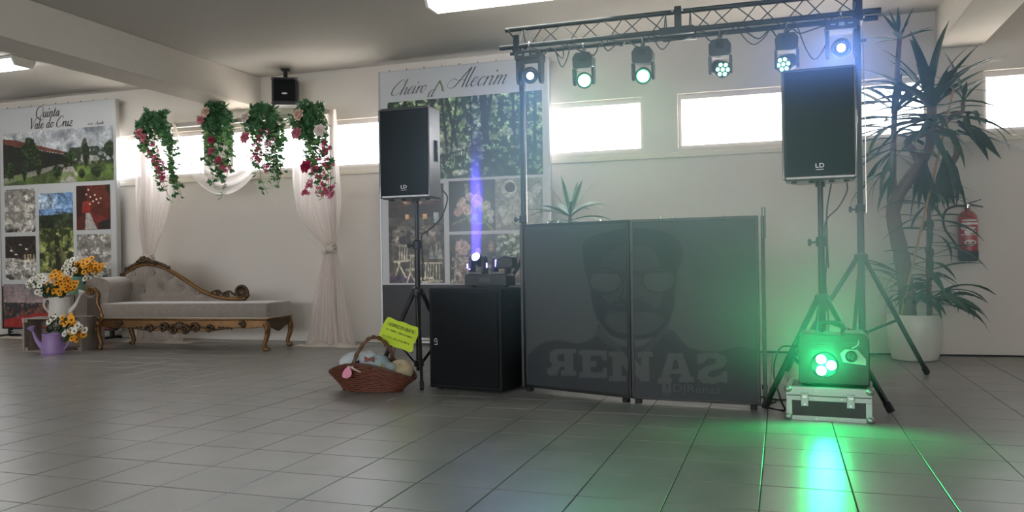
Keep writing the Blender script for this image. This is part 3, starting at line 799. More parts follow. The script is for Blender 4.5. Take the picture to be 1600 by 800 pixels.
def garland(label, x, ztop, zbot, dx, seed, roses, mags, white=False):
    rg = random.Random(seed)
    r = thing('flower_garland', label, 'flower garland', (x, AY - .10, ztop), 0, 'ivy and rose garlands on the arch')
    H = ztop - zbot; st = MB(); lv = MB(); lv2 = MB()
    strands = []
    for k in range(11):
        off = rg.uniform(-.2, .2); L = H * rg.uniform(.55, 1.0) if k else H
        if k > 7: L = H * .3
        pts = [(off * .6, rg.uniform(-.08, .04), .02)]
        for j in range(1, 7):
            t = j / 6
            wob = .03 * math.sin(5 * t + k)
            pts.append((off * (1 + .3 * math.sin(t * 3)) * (1 - .55 * t * (L / H)) + dx * t * (L / H) + wob, rg.uniform(-.08, .03), -L * t))
        st.tube(pts, .003, 4); strands.append((pts, L))
    nl = 0
    for pts, L in strands:
        cp = catmull(pts, 5)
        for p in cp:
            dens = 3 if p[2] > -.4 * H else (2 if p[2] > -.75 * H else 1)
            for _ in range(dens):
                if rg.random() < .10: continue
                q = (p[0] + rg.uniform(-.05, .05), p[1] + rg.uniform(-.06, .04), p[2] + rg.uniform(-.05, .05))
                R = Euler((rg.uniform(1.9, 3.6), rg.uniform(-.6, .6), rg.uniform(-.9, .9))).to_matrix()
                (lv if rg.random() < .72 else lv2).cur = 0
                add_leaf(lv if (rg.random() < .6 or p[2] > -.25 * H) else lv2, q, rg.uniform(.045, .08), R); nl += 1
    for k in range(46):
        a = rg.uniform(0, 2 * PI); q = (.15 * math.cos(a) * rg.random() ** .5, -.03 + .07 * math.sin(a), rg.uniform(-.2, .09))
        add_leaf(lv, q, rg.uniform(.06, .1), Euler((rg.uniform(.6, 3.2), rg.uniform(-1, 1), rg.uniform(-1.5, 1.5))).to_matrix())
    for k in range(9):
        a = rg.uniform(-1.2, 1.2); q = (.13 * math.sin(a) * 1.1, rg.uniform(-.06, .02), .03)
        add_leaf(lv, q, rg.uniform(.09, .13), Euler((rg.uniform(.7, 1.3), a * .6, rg.uniform(-.4, .4))).to_matrix(), [(.55 * u, v) for u, v in OVAL])
    st.build('vine', M_vine, r)
    o = lv.build('ivy_foliage', M_ivy, r); o['kind'] = 'stuff'
    o = lv2.build('pale_ivy_foliage', M_ivy2, r); o['kind'] = 'stuff'
    for col, px, pz, rad in roses:
        put_rose(col, (px, -.14, pz), rad, r, (.25 * (1 if px > 0 else -1), -1, .25))
    for px, pz, sp in mags:
        mb = MB()
        for k in range(9):
            c = (px + rg.gauss(0, sp), -.09 + rg.uniform(-.05, .04), pz + rg.gauss(0, sp))
            for j in range(5):
                a = 2 * PI * j / 5 + k; e = .018
                mb.add([(c[0], c[1], c[2]), (c[0] + e * math.cos(a - .5), c[1] - .008, c[2] + e * math.sin(a - .5)), (c[0] + 1.6 * e * math.cos(a), c[1] - .012, c[2] + 1.6 * e * math.sin(a)), (c[0] + e * math.cos(a + .5), c[1] - .008, c[2] + e * math.sin(a + .5))], [(0, 1, 2, 3)])
        mb.build('blossom_cluster', M_rose['mag'], r)['kind'] = 'stuff'
    if white:
        mb = MB()
        for s in range(6):
            x0 = .08 + .03 * s
            for k in range(22):
                mb.ball((x0 + rg.uniform(-.015, .015), -.1 + rg.uniform(-.02, .02), -.28 - k * .028 * (1 + .1 * s * (k % 2))), .008, 5, 4)
        mb.build('white_blossom_strand', M_whiteb, r)['kind'] = 'stuff'
    return r
garland('ivy garland with faded pink roses nearest the manor photo board', -7.42, 2.80, 1.73, .33, 1,
        [('pink', -.12, -.19, .06), ('pink', -.06, -.25, .055)], [(-.03, -.34, .05), (.02, -.48, .05), (.1, -.58, .05), (.15, -.68, .04), (.22, -.76, .03)])
garland('ivy garland with one cream and one pink rose at its top', -6.50, 2.82, 1.77, .02, 2,
        [('blush', -.05, -.02, .07), ('pink', -.12, -.11, .06), ('red', .02, -.36, .045)], [(.0, -.5, .03), (.12, -.62, .035), (.2, -.72, .025)])
garland('ivy garland with trailing strand of tiny white blossoms', -5.84, 2.76, 1.80, .12, 3,
        [('white', -.15, -.06, .065), ('pink', -.15, -.30, .075)], [(.03, -.36, .06), (.14, -.28, .05), (.06, -.5, .05), (-.05, -.55, .03), (.1, -.66, .03)], True)
garland('ivy garland with white peony and crimson flowers over right curtain', -5.15, 2.74, 1.71, .17, 4,
        [('blush', -.11, -.06, .075), ('pink', -.14, -.27, .075), ('white', .17, -.26, .075), ('red', -.02, -.66, .08)], [(.2, -.46, .05), (.18, -.62, .04), (.08, -.7, .04), (.16, -.82, .05), (.2, -.92, .05), (-.02, -.86, .03), (.24, -1.0, .03), (-.06, -.96, .02)])
# ------------------------------------------------------------------ chaise longue
M_gold = mat('bronze_gilt_wood', '7a5a35', 0.34, metal=.55, var=.35, vscale=14, bump=.15, bscale=30)
M_golddk = mat('antiqued_carving', '4b3a28', 0.4, metal=.5, var=.4, vscale=40, bump=.3, bscale=70)
M_velvet = mat('crushed_velvet_taupe', '857a70', 0.55, var=.28, vscale=20, sheen=.7, bump=.35, bscale=26)
M_button = mat('silver_button', 'b5aca2', .3, metal=.3)
ch = thing('chaise_longue', 'taupe velvet chaise longue with carved gilt wood frame', 'chaise longue', (-7.54, 7.47, 0), math.atan2(.23, 2.08))
D = .56
def spiral(cx, cz, r0, turns, start, sgn=1, n=40):
    out = []
    for k in range(n + 1):
        t = k / n; r = r0 * (1 - .88 * t); a = start + sgn * 2 * PI * turns * t
        out.append((cx + r * math.cos(a), cz + r * math.sin(a)))
    return out
def leg(x, y, sx, name='leg'):
    pts = [(x + .012 * sx, y, .31), (x + .035 * sx, y, .25), (x + .028 * sx, y, .17), (x + .0, y, .09), (x - .004 * sx, y, .04), (x + .022 * sx, y, 0.012)]
    c = catmull(pts, 5); m = len(c)
    rad = [(.040 - .022 * (i / (m - 1)) ** .7 + (.012 if i > m - 5 else 0)) for i in range(m)]
    mb = MB().tube(c, rad, 10)
    mb.ball((x + .03 * sx, y, .018), (.034, .03, .018), 10, 6)
    mb.tube(catmull([(x + .01 * sx, y - .028, .30), (x + .045 * sx, y - .034, .26), (x + .03 * sx, y - .03, .2)], 4), [.016] * 8 + [.008], 6)
    o = mb.build(name, M_gold, ch, smooth=True)
    return o
leg(0, 0, -1); leg(2.09, 0, 1); leg(.01, D, -1); leg(2.08, D, 1)
# front rail: shaped apron
def apron_pts(L, x0):
    low = [(0, .27), (.18, .25), (.34, .255), (.5, .235), (.68, .215), (.85, .225), (1.03, .195), (1.2, .225), (1.4, .215), (1.58, .235), (1.75, .255), (1.92, .25), (2.09, .27)]
    return low
lowc = catmull([(x, z) for x, z in apron_pts(0, 0)], 4)
poly = [(-.03, .345), (-.03, .28)] + lowc + [(2.12, .28), (2.12, .345)]
MB().prism(poly, -.012, .025).build('front_apron', M_gold, ch, bevel=.006)
MB().prism(poly, D - .03, D + .01).build('rear_apron', M_gold, ch, bevel=.006)
side = [(0.02, .345), (.02, .27), (.15, .245), (.28, .20), (.41, .245), (.54, .27), (.54, .345)]
MB().prism(side, 2.085, 2.12, 'yz').build('end_apron', M_golddk, ch, bevel=.005)
MB().prism(side, -.03, .005, 'yz').build('end_apron', M_golddk, ch, bevel=.005)
mb = MB().tube([(-.03, -.018, .352), (2.12, -.018, .352)], .012, 8); mb.tube([(2.12, -.018, .352), (2.12, D, .352)], .012, 8)
mb.build('rail_moulding', M_gold, ch, smooth=True)
# carved ornament on the apron
mb = MB()
for k, (cx, cz, r, st, sg) in enumerate([(.84, .262, .045, 0, 1), (1.24, .262, .045, PI, -1), (.66, .25, .035, PI, -1), (1.42, .25, .035, 0, 1), (.97, .24, .04, PI / 2, 1), (1.11, .24, .04, PI / 2, -1), (.26, .30, .026, 0, 1), (1.83, .30, .026, PI, -1)]):
    mb.tube([(x, -.024, z) for x, z in spiral(cx, cz - .008, r * 1.35, 1.4, st, sg, 22)], [.018 - .008 * i / 22 for i in range(23)], 6)
for k in range(5):
    a = (k - 2) * .42
    mb.ball((1.04 + .045 * math.sin(a), -.022, .235 + .05 * math.cos(a)), (.02, .016, .045), 8, 6, Euler((0, a, 0)).to_matrix())
for s in (-1, 1):
    mb.tube(catmull([(1.04 + s * .08, -.02, .225), (1.04 + s * .25, -.02, .265), (1.04 + s * .42, -.02, .235), (1.04 + s * .62, -.02, .262)], 6), [.014] * 12 + [.01] * 6 + [.006], 6)
    for j in range(4): mb.ball((1.04 + s * (.5 + .05 * j), -.02, .262 - .004 * j), (.02, .011, .012), 8, 5, Euler((0, s * .5, 0)).to_matrix())
mb.build('apron_carving', M_golddk, ch, smooth=True)
# seat cushion
mb = MB().b2((-.0, -.015, .36), (2.125, D + .0, .535))
mb.build('seat_cushion', M_velvet, ch, bevel=.022, seg=3, smooth=True)
MB().tube([(0, -.02, .367), (2.125, -.02, .367), (2.135, -.01, .367), (2.135, D, .367)], .008, 6).build('piping', M_button, ch, smooth=True)
# rolled arm at the left end
prof = [(.09, .52), (.10, .60), (.12, .70), (.10, .78), (.03, .825), (-.08, .835), (-.18, .80), (-.235, .72), (-.225, .645), (-.17, .60), (-.10, .61), (-.06, .655), (-.055, .60), (-.02, .5), (.0, .40), (.0, .36), (.09, .36)]
pc = catmull(prof, 4, True)
MB().prism(pc, .012, D - .0).build('rolled_arm', M_velvet, ch, bevel=.012, smooth='auto')
# gilt arm front: S-curve and scroll
mb = MB()
mb.tube(catmull([(.0, -.005, .30), (.03, -.012, .37), (.015, -.012, .46), (-.03, -.012, .55), (-.02, -.012, .64), (-.06, -.012, .70), (-.12, -.012, .715)], 6), [.026] * 10 + [.02] * 16 + [.018] * 11, 8)
mb.tube([(x, -.014, z) for x, z in spiral(-.115, .675, .045, 1.6, PI / 2, 1, 26)], [.016 - .005 * i / 26 for i in range(27)], 8)
mb.build('arm_scroll', M_gold, ch, smooth=True)
# backrest
BY = D - .10
top = [(-.05, .80), (.04, .90), (.2, .965), (.36, .975), (.52, .935), (.68, .855), (.85, .755), (1.02, .655), (1.18, .592), (1.34, .56), (1.50, .55)]
tc_ = catmull(top, 5)
n = len(tc_); mb = MB(); vs = []; NZ = 12
bts = [(.12, .86), (.38, .88), (.62, .83), (.25, .66), (.50, .67), (.78, .69), (.98, .63), (.0, .68)]
for i, (x, zt) in enumerate(tc_):
    for j in range(NZ + 1):
        z = .50 + (zt - .015 - .50) * j / NZ
        e = min(1, (zt - z) / .06) * min(1, (z - .45) / .05)
        bulge = .055 * e
        for (bx, bz) in bts:
            d2 = (x - bx) ** 2 + (z - bz) ** 2
            bulge -= .05 * math.exp(-d2 / .0022)
            for (cx2, cz2) in bts:
                if 0 < (cx2 - bx) and abs(cz2 - bz) > .1 and abs(cx2 - bx) < .2:
                    L2 = (cx2 - bx) ** 2 + (cz2 - bz) ** 2; t = max(0, min(1, ((x - bx) * (cx2 - bx) + (z - bz) * (cz2 - bz)) / L2))
                    dd = (x - bx - t * (cx2 - bx)) ** 2 + (z - bz - t * (cz2 - bz)) ** 2
                    bulge -= .014 * math.exp(-dd / .0003)
        vs.append((x, BY - bulge, z))
mb.add(vs, [(i * (NZ + 1) + j, (i + 1) * (NZ + 1) + j, (i + 1) * (NZ + 1) + j + 1, i * (NZ + 1) + j + 1) for i in range(n - 1) for j in range(NZ)])
mb.build('backrest_upholstery', M_velvet, ch, smooth=True)
poly = [(x, z) for x, z in tc_] + [(1.5, .5), (-.05, .5)]
MB().prism(poly, BY + .005, BY + .05).build('backrest_board', M_velvet, ch)
for bx, bz in bts:
    MB().ball((bx, BY - .018, bz), (.012, .008, .012), 8, 6).build('tufting_button', M_button, ch, smooth=True)
rail = [(x, BY - .0, z + .004) for x, z in tc_] + [(1.58, BY, .56), (1.63, BY, .61)]
mb = MB().tube(rail, .027, 8)
mb.build('back_rail', M_gold, ch, smooth=True)
mb = MB()
mb.tube([(x, BY - .015, z) for x, z in spiral(1.545, .635, .088, 2.1, -PI / 4, 1, 44)], [.02 - .010 * i / 44 for i in range(45)], 8)
mb.lathe([(.075, -.02), (.075, .02)], 20, (1.545, BY, .635), Euler((PI / 2, 0, 0)).to_matrix())
mb.tube([(x, BY - .01, z) for x, z in spiral(1.35, .60, .045, 1.2, PI, -1, 20)], .013, 6)
mb.tube([(x, BY - .01, z) for x, z in spiral(1.24, .628, .035, 1.3, 0, 1, 20)], .012, 6)
mb.tube(catmull([(1.14, BY, .63), (1.22, BY, .66), (1.30, BY, .62), (1.38, BY, .65), (1.46, BY, .60)], 5), .013, 6)
mb.build('scroll_carving', M_golddk, ch, smooth=True)
mb = MB(); rg = random.Random(4)
for k in range(26):
    t = k / 25; i = int(t * 22); x, z = tc_[min(i, n - 1)]
    big = 1 + 1.2 * math.exp(-((x - .25) / .07) ** 2)
    mb.ball((x, BY - .012, z + .03 * big), (.034, .018, .024 * big), 8, 6, Euler((0, rg.uniform(-.8, .8), 0)).to_matrix())
for cx, cz in ((.18, 1.0), (.33, .995), (.42, .985), (.02, .92), (-.04, .85)):
    mb.tube([(x, BY - .03, z) for x, z in spiral(cx, cz, .032, 1.3, 0, 1, 18)], .009, 5)
for k in range(5):
    a = (k - 2) * .5; mb.ball((.25 + .035 * math.sin(a), BY - .03, 1.005 + .02 * math.cos(a)), (.012, .014, .03), 8, 6, Euler((0, a, 0)).to_matrix())
mb.build('crest_carving', M_golddk, ch, smooth=True)

# ------------------------------------------------------------------ crates
M_wood = mat('weathered_crate_wood', '9d8f87', .75, var=.25, vscale=10, bump=.15, bscale=50)
def crate(label, loc, rz, W, Dp, H, standing=False):
    r = thing('wooden_crate', label, 'crate', loc, rz, 'weathered wooden crates')
    t = .014
    if not standing:      # lying on its side: opening faces the front (-y)
        for z0 in (0, H - t):
            for k in range(3):
                d = Dp / 3; MB().b2((0, k * d + .004, z0), (W, (k + 1) * d - .004, z0 + t)).build('slat', M_wood, r, bevel=.002)
        for x0 in (0, W - .018):
            for k in range(3):
                d = Dp / 3; MB().b2((x0, k * d + .004, t), (x0 + .018, (k + 1) * d - .004, H - t)).build('slat', M_wood, r, bevel=.002)
        for k in range(3):
            h = (H - 2 * t) / 3; MB().b2((.018, Dp - .014, t + k * h + .012), (W - .018, Dp, t + (k + 1) * h - .012)).build('slat', M_wood, r, bevel=.002)
        for x0 in (.018, W - .018 - .035):
            for z0 in (t, H - t - .035): MB().b2((x0, .01, z0), (x0 + .035, Dp - .016, z0 + .035)).build('corner_batten', M_wood, r, bevel=.002)
    else:                 # upright on its end
        for y0 in (0, Dp - t):
            for k in range(3):
                w = W / 3; MB().b2((k * w + .006, y0, .0), ((k + 1) * w - .006, y0 + t, H)).build('slat', M_wood, r, bevel=.002)
        for x0 in (0, W - t):
            for k in range(2):
                d = (Dp - 2 * t) / 2; MB().b2((x0, t + k * d + .004, 0), (x0 + t, t + (k + 1) * d - .004, H)).build('slat', M_wood, r, bevel=.002)
        MB().b2((t, t, H - .018), (W - t, Dp - t, H)).build('end_panel', M_wood, r, bevel=.002)
        MB().b2((t, t, 0), (W - t, Dp - t, .018)).build('end_panel', M_wood, r, bevel=.002)
    return r
crate('weathered wooden crate lying open side forward under the white can', (-8.26, 7.06, 0), .28, .69, .34, .385)
crate('weathered wooden crate standing upright under the mint green can', (-8.47, 7.60, 0), .24, .5, .36, .62, True)

# ------------------------------------------------------------------ watering cans and their flowers
def watering_can(name, label, loc, rz, color, R=.12, H=.225, spout=1, big=1.0):
    m = mat(name + '_paint', color, .38, coat=.15)
    r = thing(name, label, 'watering can', loc, rz, 'painted watering cans with flowers')
    t = .004
    prof = [(R * 1.0, 0), (R * 1.02, .01), (R * .96, H * .5), (R * .92, H - .01), (R * .94, H), (R * .90, H), (R * .9, H - .02), (R * .93, .02), (0.001, .02)]
    mb = MB().lathe(prof, 32)
    mb.build('body', m, r, smooth='auto')
    mb = MB()
    for z in (.012, H - .006): mb.tube([(R * (1.0 if z < .1 else .935) * math.cos(a), R * (1.0 if z < .1 else .935) * math.sin(a), z) for a in [2 * PI * k / 28 for k in range(28)]], .006, 6, closed=True)
    mb.prism([(-R * .9, H - .004), (R * .2, H - .004), (R * .2, H + .012), (-R * .9, H + .004)], -R * .5, R * .5)
    mb.build('rim', m, r, smooth='auto')
    p0 = (R * .9, 0, H * .22); p1 = (R * 1.55, 0, H * .62); p2 = (R * 2.0, 0, H * 1.12)
    MB().tube(catmull([p0, p1, p2], 6), [.034 - .0019 * i for i in range(13)], 12).build('spout', m, r, smooth=True)
    d = Vector(p2) - Vector(p1); d.normalize()
    Rm = d.to_track_quat('Z', 'Y').to_matrix()
    MB().lathe([(.012, 0), (.036, .04), (.04, .046), (.034, .052)], 16, p2, Rm).build('sprinkler_rose', m, r, smooth='auto')
    MB().tube(catmull([(-R * .92, 0, H * .88), (-R * 1.45, 0, H * .92), (-R * 1.55, 0, H * .55), (-R * .98, 0, H * .18)], 6), .011, 8).build('rear_handle', m, r, smooth=True)
    MB().tube(catmull([(-R * .55, 0, H), (-R * .4, 0, H + .09), (R * .15, 0, H + .1), (R * .5, 0, H)], 6), .011, 8).build('top_handle', m, r, smooth=True)
    return r
watering_can('white_watering_can', 'white metal watering can on the lying crate', (-7.96, 7.3, .385), .28, 'd4d0c8')
watering_can('mint_watering_can', 'mint green metal watering can on the upright crate', (-8.26, 7.84, .62), PI + .3, '7fb5a0', R=.115, H=.21)
watering_can('lilac_watering_can', 'lilac metal watering can standing on the floor before the crate', (-7.76, 7.02, 0), PI + .25, '9c7fb4')
M_yel = mat('orange_yellow_petal', 'eda51f', .55, var=.1, vscale=30); M_wht = mat('white_petal', 'ebe7dc', .55); M_eye = mat('brown_flower_eye', '4a2a14', .7); M_eyeg = mat('green_flower_eye', '5a5f2a', .7)
M_stem = mat('flower_stem_green', '2f4a2a', .55, var=.3)
def daisy(mb, r):
    mb.cur = 0
    for k in range(9):
        a = 2 * PI * k / 9; c, s = math.cos(a), math.sin(a); w = r * .3
        vs = [(.2 * r * c, .2 * r * s, 0), (.65 * r * c - w * s, .65 * r * s + w * c, .12 * r), (r * c, r * s, .02 * r), (.65 * r * c + w * s, .65 * r * s - w * c, .12 * r)]
        mb.add(vs, [(0, 1, 2, 3)])
    mb.cur = 1; mb.ball((0, 0, .05 * r), (.27 * r, .27 * r, .14 * r), 8, 5)
    return mb
DA = {}
def bouquet(label, loc, clusters, seed):
    rg = random.Random(seed)
    r = thing('flower_bouquet', label, 'flowers', loc, 0, 'yellow and white daisies in the cans')
    st = MB(); lf = MB()
    for col, cx, cz, sp, cnt in clusters:
        for k in range(int(cnt * 1.6)):
            a = rg.uniform(0, 2 * PI); q = rg.random() ** .5
            p = Vector((cx + sp * .92 * q * math.cos(a), rg.uniform(-.10, .05), cz + sp * .8 * q * math.sin(a)))
            dirv = Vector(((p.x - cx) * 4, -1.0, .55 + (p.z - cz) * 3))
            if col not in DA:
                o = daisy(MB(), .042).build('daisy', [M_yel if col == 'y' else M_wht, M_eye if col == 'y' else M_eyeg], r, smooth=True); DA[col] = o
            else: o = link_copy(DA[col], r)
            o.location = p; o.rotation_euler = dirv.to_track_quat('Z', 'Y').to_euler(); s = rg.uniform(.85, 1.15); o.scale = (s, s, s)
            st.tube(catmull([tuple(p + Vector((0, .01, -.005))), (p.x * .6, p.y * .5 + .01, p.z * .5), (p.x * .15, .0, -.1)], 3), .003, 4)
    for k in range(80):
        x = rg.uniform(-.12, .12); p = (x * (1 + 1.0 * rg.random()), rg.uniform(-.08, .05), rg.uniform(-.0, .13))
        add_leaf(lf, p, rg.uniform(.05, .09), Euler((rg.uniform(.2, 1.6), rg.uniform(-1, 1), rg.uniform(-2, 2))).to_matrix(), OVAL)
    st.build('stems', M_stem, r); lf.build('leaves', M_stem, r)['kind'] = 'stuff'
    return r
bouquet('daisy bunch in the white can, white left and orange right', (-8.02, 7.27, .61), [('w', -.24, .15, .14, 20), ('y', .12, .16, .15, 26), ('y', .28, .13, .06, 6), ('y', .05, .27, .04, 3)], 1)
bouquet('daisy bunch in the mint can, mostly orange with white edges', (-8.20, 7.83, .84), [('w', -.12, .12, .13, 16), ('y', .10, .13, .13, 24), ('y', .25, .11, .07, 9), ('w', .2, .02, .07, 6)], 2)
bouquet('small daisy bunch in the lilac can by the floor', (-7.63, 7.03, .23), [('w', -.08, .14, .05, 5), ('y', .10, .13, .1, 10), ('w', .14, .06, .09, 10), ('y', .2, -.02, .07, 7), ('w', .24, .05, .05, 4)], 3)

# ------------------------------------------------------------------ small wall loudspeaker
M_blk = mat('matt_black_plastic', '141517', .45, var=.1); M_grille = mat('black_grille_metal', '0c0f11', .7, spec=.2, bump=.35, bscale=500)
M_logo = mat('silver_logo', 'c9cdd0', .3, metal=.3)
r = thing('wall_speaker', 'small black speaker on a ceiling bracket above the garlands', 'speaker', (-5.66, 8.46, 3.03), .48)
MB().prism([(-.15, -.165), (.15, -.165), (.15, .15), (.12, .165), (-.12, .165), (-.15, .15)], -.1, .12).build('cabinet', M_blk, r, bevel=.008)
MB().b2((-.125, -.108, -.12), (.125, -.1, .14)).build('grille', M_grille, r, bevel=.003)
MB().ball((.0, -.108, -.03), (.035, .004, .011), 10, 6).build('badge', M_logo, r)
for sx in (-1, 1):
    for sz in (-1, 1): MB().ball((sx * .137, -.098, sz * .145), (.02, .014, .022), 8, 6).build('corner_guard', mat('grey_corner', '4c4c4e', .4), r)
mb = MB().cyl((0, .02, .165), (0, .02, .27), .025, n=12); mb.b2((-.05, -.03, .27), (.05, .07, .285)); mb.build('ceiling_bracket', M_blk, r)
# ------------------------------------------------------------------ loudspeakers on tripod stands
M_cab = mat('black_painted_cabinet', '1e2023', .30, spec=1.0, var=.1, coat=.6); M_steel = mat('black_steel_tube', '17181a', .32, metal=.3)
M_rubber = mat('black_rubber', '0e0e0f', .7); M_chrome = mat('chrome_bolt', 'c8c8c8', .2, metal=1.0)
def speaker(label, loc, rz):
    r = thing('loudspeaker', label, 'loudspeaker', loc, rz, 'loudspeakers on tripod stands')
    W, H, Dp = .215, .73, .36
    plan = [(-W, -Dp / 2), (W, -Dp / 2), (W, .02), (W * .66, Dp / 2), (-W * .66, Dp / 2), (-W, .02)]
    MB().prism(plan, .01, H, 'xy').build('cabinet', M_cab, r, bevel=.012)
    MB().b2((-W + .008, -Dp / 2 - .016, .035), (W - .008, -Dp / 2 - .001, H - .02)).build('grille', M_grille, r, bevel=.012, seg=3)
    for s in (-1, 1):
        MB().b2((s * W - .004, -.09, .30), (s * W + .003, -.02, .47)).build('handle_recess', M_rubber, r, bevel=.003)
        MB().tube([(s * (W + .004), -.055, .31), (s * (W + .006), -.055, .46)], .012, 8).build('handle', M_cab, r, smooth=True)
        MB().b2((s * W - .012, -Dp / 2 - .004, .02), (s * W + .004, -Dp / 2 + .03, H - .01)).build('corner_strip', M_cab, r, bevel=.005)
    for x in (-.16, -.05, .07, .16): MB().cyl((x, -.1, 0), (x, -.1, .012), .018, n=10).build('rubber_foot', M_rubber, r)
    MB().cyl((0, 0, -.02), (0, 0, .011), .03, n=14).build('pole_socket', M_steel, r)
    text_mesh('logo', 'LD', .04, M_logo, r, (.0, -Dp / 2 - .018, .10), sx=1.15)
    MB().b2((-.024, -Dp / 2 - .0185, .074), (.024, -Dp / 2 - .0165, .077)).build('logo_underline', M_logo, r)
    return r
def tripod(name, label, cat, loc, top, hub, rad, angs, rz=0, pole_r=.0175, low=.16, group=None, knob=True):
    r = thing(name, label, cat, loc, rz, group)
    MB().cyl((0, 0, low - .06), (0, 0, hub + .38), pole_r + .004, n=14).build('lower_tube', M_steel, r, smooth='auto')
    MB().cyl((0, 0, hub + .36), (0, 0, top), pole_r, n=14).build('upper_tube', M_steel, r, smooth='auto')
    MB().lathe([(pole_r + .006, hub - .035), (pole_r + .03, hub - .03), (pole_r + .03, hub + .02), (pole_r + .008, hub + .035)], 14).build('hub_collar', M_blk, r, smooth='auto')
    MB().lathe([(pole_r + .006, hub + .34), (pole_r + .016, hub + .345), (pole_r + .016, hub + .40), (pole_r + .004, hub + .41)], 14).build('clamp_collar', M_blk, r, smooth='auto')
    MB().lathe([(pole_r + .006, low - .03), (pole_r + .022, low - .025), (pole_r + .022, low + .02), (pole_r + .006, low + .03)], 14).build('slide_collar', M_blk, r, smooth='auto')
    if knob:
        m_ = MB().cyl((-.02, 0, hub + .37), (-.06, 0, hub + .37), .008, n=8); m_.lathe([(.022, 0), (.026, .01), (.022, .022)], 10, (-.06, 0, hub + .37), Euler((0, -PI / 2, 0)).to_matrix())
        m_.build('clamp_knob', M_blk, r, smooth='auto')
    for a in angs:
        c, s = math.cos(a), math.sin(a)
        p0 = (c * .04, s * .04, hub - .01); p1 = (c * rad, s * rad, .018)
        lg = MB().bar(p0, p1, .024, .034).build('leg', M_steel, r, bevel=.006)
        d = (Vector(p1) - Vector(p0)).normalized()
        q = Vector(p1) - d * .06
        MB().bar(q, Vector(p1) + d * .006, .032, .042).build('rubber_foot', M_rubber, lg, bevel=.006)
        m_ = Vector(p0).lerp(Vector(p1), .52)
        MB().bar((c * .03, s * .03, low), m_, .012, .02).build('brace', M_steel, r)
    return r
speaker('black loudspeaker on the left tripod, side handle visible', (-2.80, 5.98, 1.465), -.03)
tripod('speaker_stand', 'black tripod speaker stand behind the wicker basket', 'speaker stand', (-2.79, 5.98, 0), 1.47, .74, .42,
       (math.atan2(-.36, .19), math.atan2(-.36, .19) + 2.15, math.atan2(-.36, .19) - 2.2), group='tripod speaker stands')
speaker('black loudspeaker on the right tripod, facing straight forward', (.245, 5.72, 1.455), -.04)
tripod('speaker_stand', 'black tripod speaker stand straddling the flight case', 'speaker stand', (.245, 5.70, 0), 1.46, .70, .44,
       (math.atan2(-.24, -.35), math.atan2(-.23, .39), 1.75), group='tripod speaker stands')

# ------------------------------------------------------------------ subwoofer
M_subw = mat('black_textured_sub', '121517', .6, spec=.2, bump=.2, bscale=300)
r = thing('subwoofer', 'large black subwoofer cabinet beside the booth', 'subwoofer', (-2.57, 5.70, 0), -.145)
MB().b2((0, 0, .015), (.625, .56, .775)).build('cabinet', M_subw, r, bevel=.012)
MB().b2((.03, -.012, .045), (.60, .0, .745)).build('grille', M_grille, r, bevel=.006)
for x in (.06, .565):
    for y in (.06, .5): MB().cyl((x, y, 0), (x, y, .016), .025, n=12).build('rubber_foot', M_rubber, r)
text_mesh('logo', 'LD', .04, M_logo, r, (.07, -.014, .37), rot=(PI / 2, -PI / 2, 0), sx=1.1)
mb = MB().b2((.622, .10, .62), (.628, .22, .67)); mb.build('side_handle', M_rubber, r, bevel=.003)

# ------------------------------------------------------------------ twin moving head light on the subwoofer
M_lens_v = emat('violet_lens_glow', (.28, .30, 1.0), 7.0); M_led_v = emat('violet_led_glow', (.16, .12, 1.0), 5.0)
M_ring = mat('gloss_black_ring', '0c0d10', .2)
r = thing('twin_head_light', 'black twin head stage light glowing violet on the subwoofer', 'stage light', (-2.13, 5.87, .775), -.145)
MB().prism([(-.18, 0.012), (.18, 0.012), (.18, .085), (.165, .1), (-.165, .1), (-.18, .085)], -.08, .08).build('base', M_blk, r, bevel=.006)
MB().b2((-.05, -.083, .04), (.05, -.08, .075)).build('display', M_ring, r)
for x in (-.14, .14): MB().cyl((x, 0, 0), (x, 0, .013), .02, n=10).build('rubber_foot', M_rubber, r)
for s in (-1, 1): MB().b2((s * .1 - .06, -.06, .1), (s * .1 + .06, .06, .118)).build('turntable', M_cab, r, bevel=.004)
def yoke(parent, x, z0, w=.055, h=.1):
    for s in (-1, 1):
        MB().prism([(-.04, z0), (.04, z0), (.032, z0 + h), (.015, z0 + h + .02), (-.015, z0 + h + .02), (-.032, z0 + h)], x + s * w - .012, x + s * w + .012, 'yz').build('yoke_arm', M_blk, parent, bevel=.004)
yoke(r, -.1, .118); yoke(r, .1, .118, .055, .08)
hd = MB().lathe([(.03, -.06), (.042, -.05), (.044, .03), (.04, .045)], 20, (-.1, -.0, .215), Euler((PI / 2 - .45, 0, 0)).to_matrix()).build('head', M_blk, r, smooth='auto')
Rv = Euler((PI / 2 - .45, 0, 0)).to_matrix()
MB().lathe([(.034, 0), (.03, .006), (.001, .008)], 20, Vector((-.1, 0, .215)) + Rv @ Vector((0, 0, .046)), Rv).build('lens', M_lens_v, hd)
mbv = MB()
for k in range(3):
    a = k * 2 * PI / 3 + PI / 2; mbv.bar(Vector((-.1, 0, .215)) + Rv @ Vector((0, 0, .056)), Vector((-.1, 0, .215)) + Rv @ Vector((.03 * math.cos(a), .03 * math.sin(a), .054)), .003, .003)
mbv.build('lens_divider', mat('violet_grey', '8088c0', .4), hd)
h2 = MB().prism([(-.06, .14), (.075, .14), (.09, .17), (.085, .23), (.02, .24), (-.05, .215)], -.05, .05).build('head', M_blk, r, bevel=.012); h2.location = (.13, 0, 0)
MB().b2((.062, -.03, .155), (.069, .03, .21)).build('lens', M_led_v, r)
MB().b2((-.17, -.058, .145), (-.165, -.045, .18)).build('indicator_led', M_led_v, r)
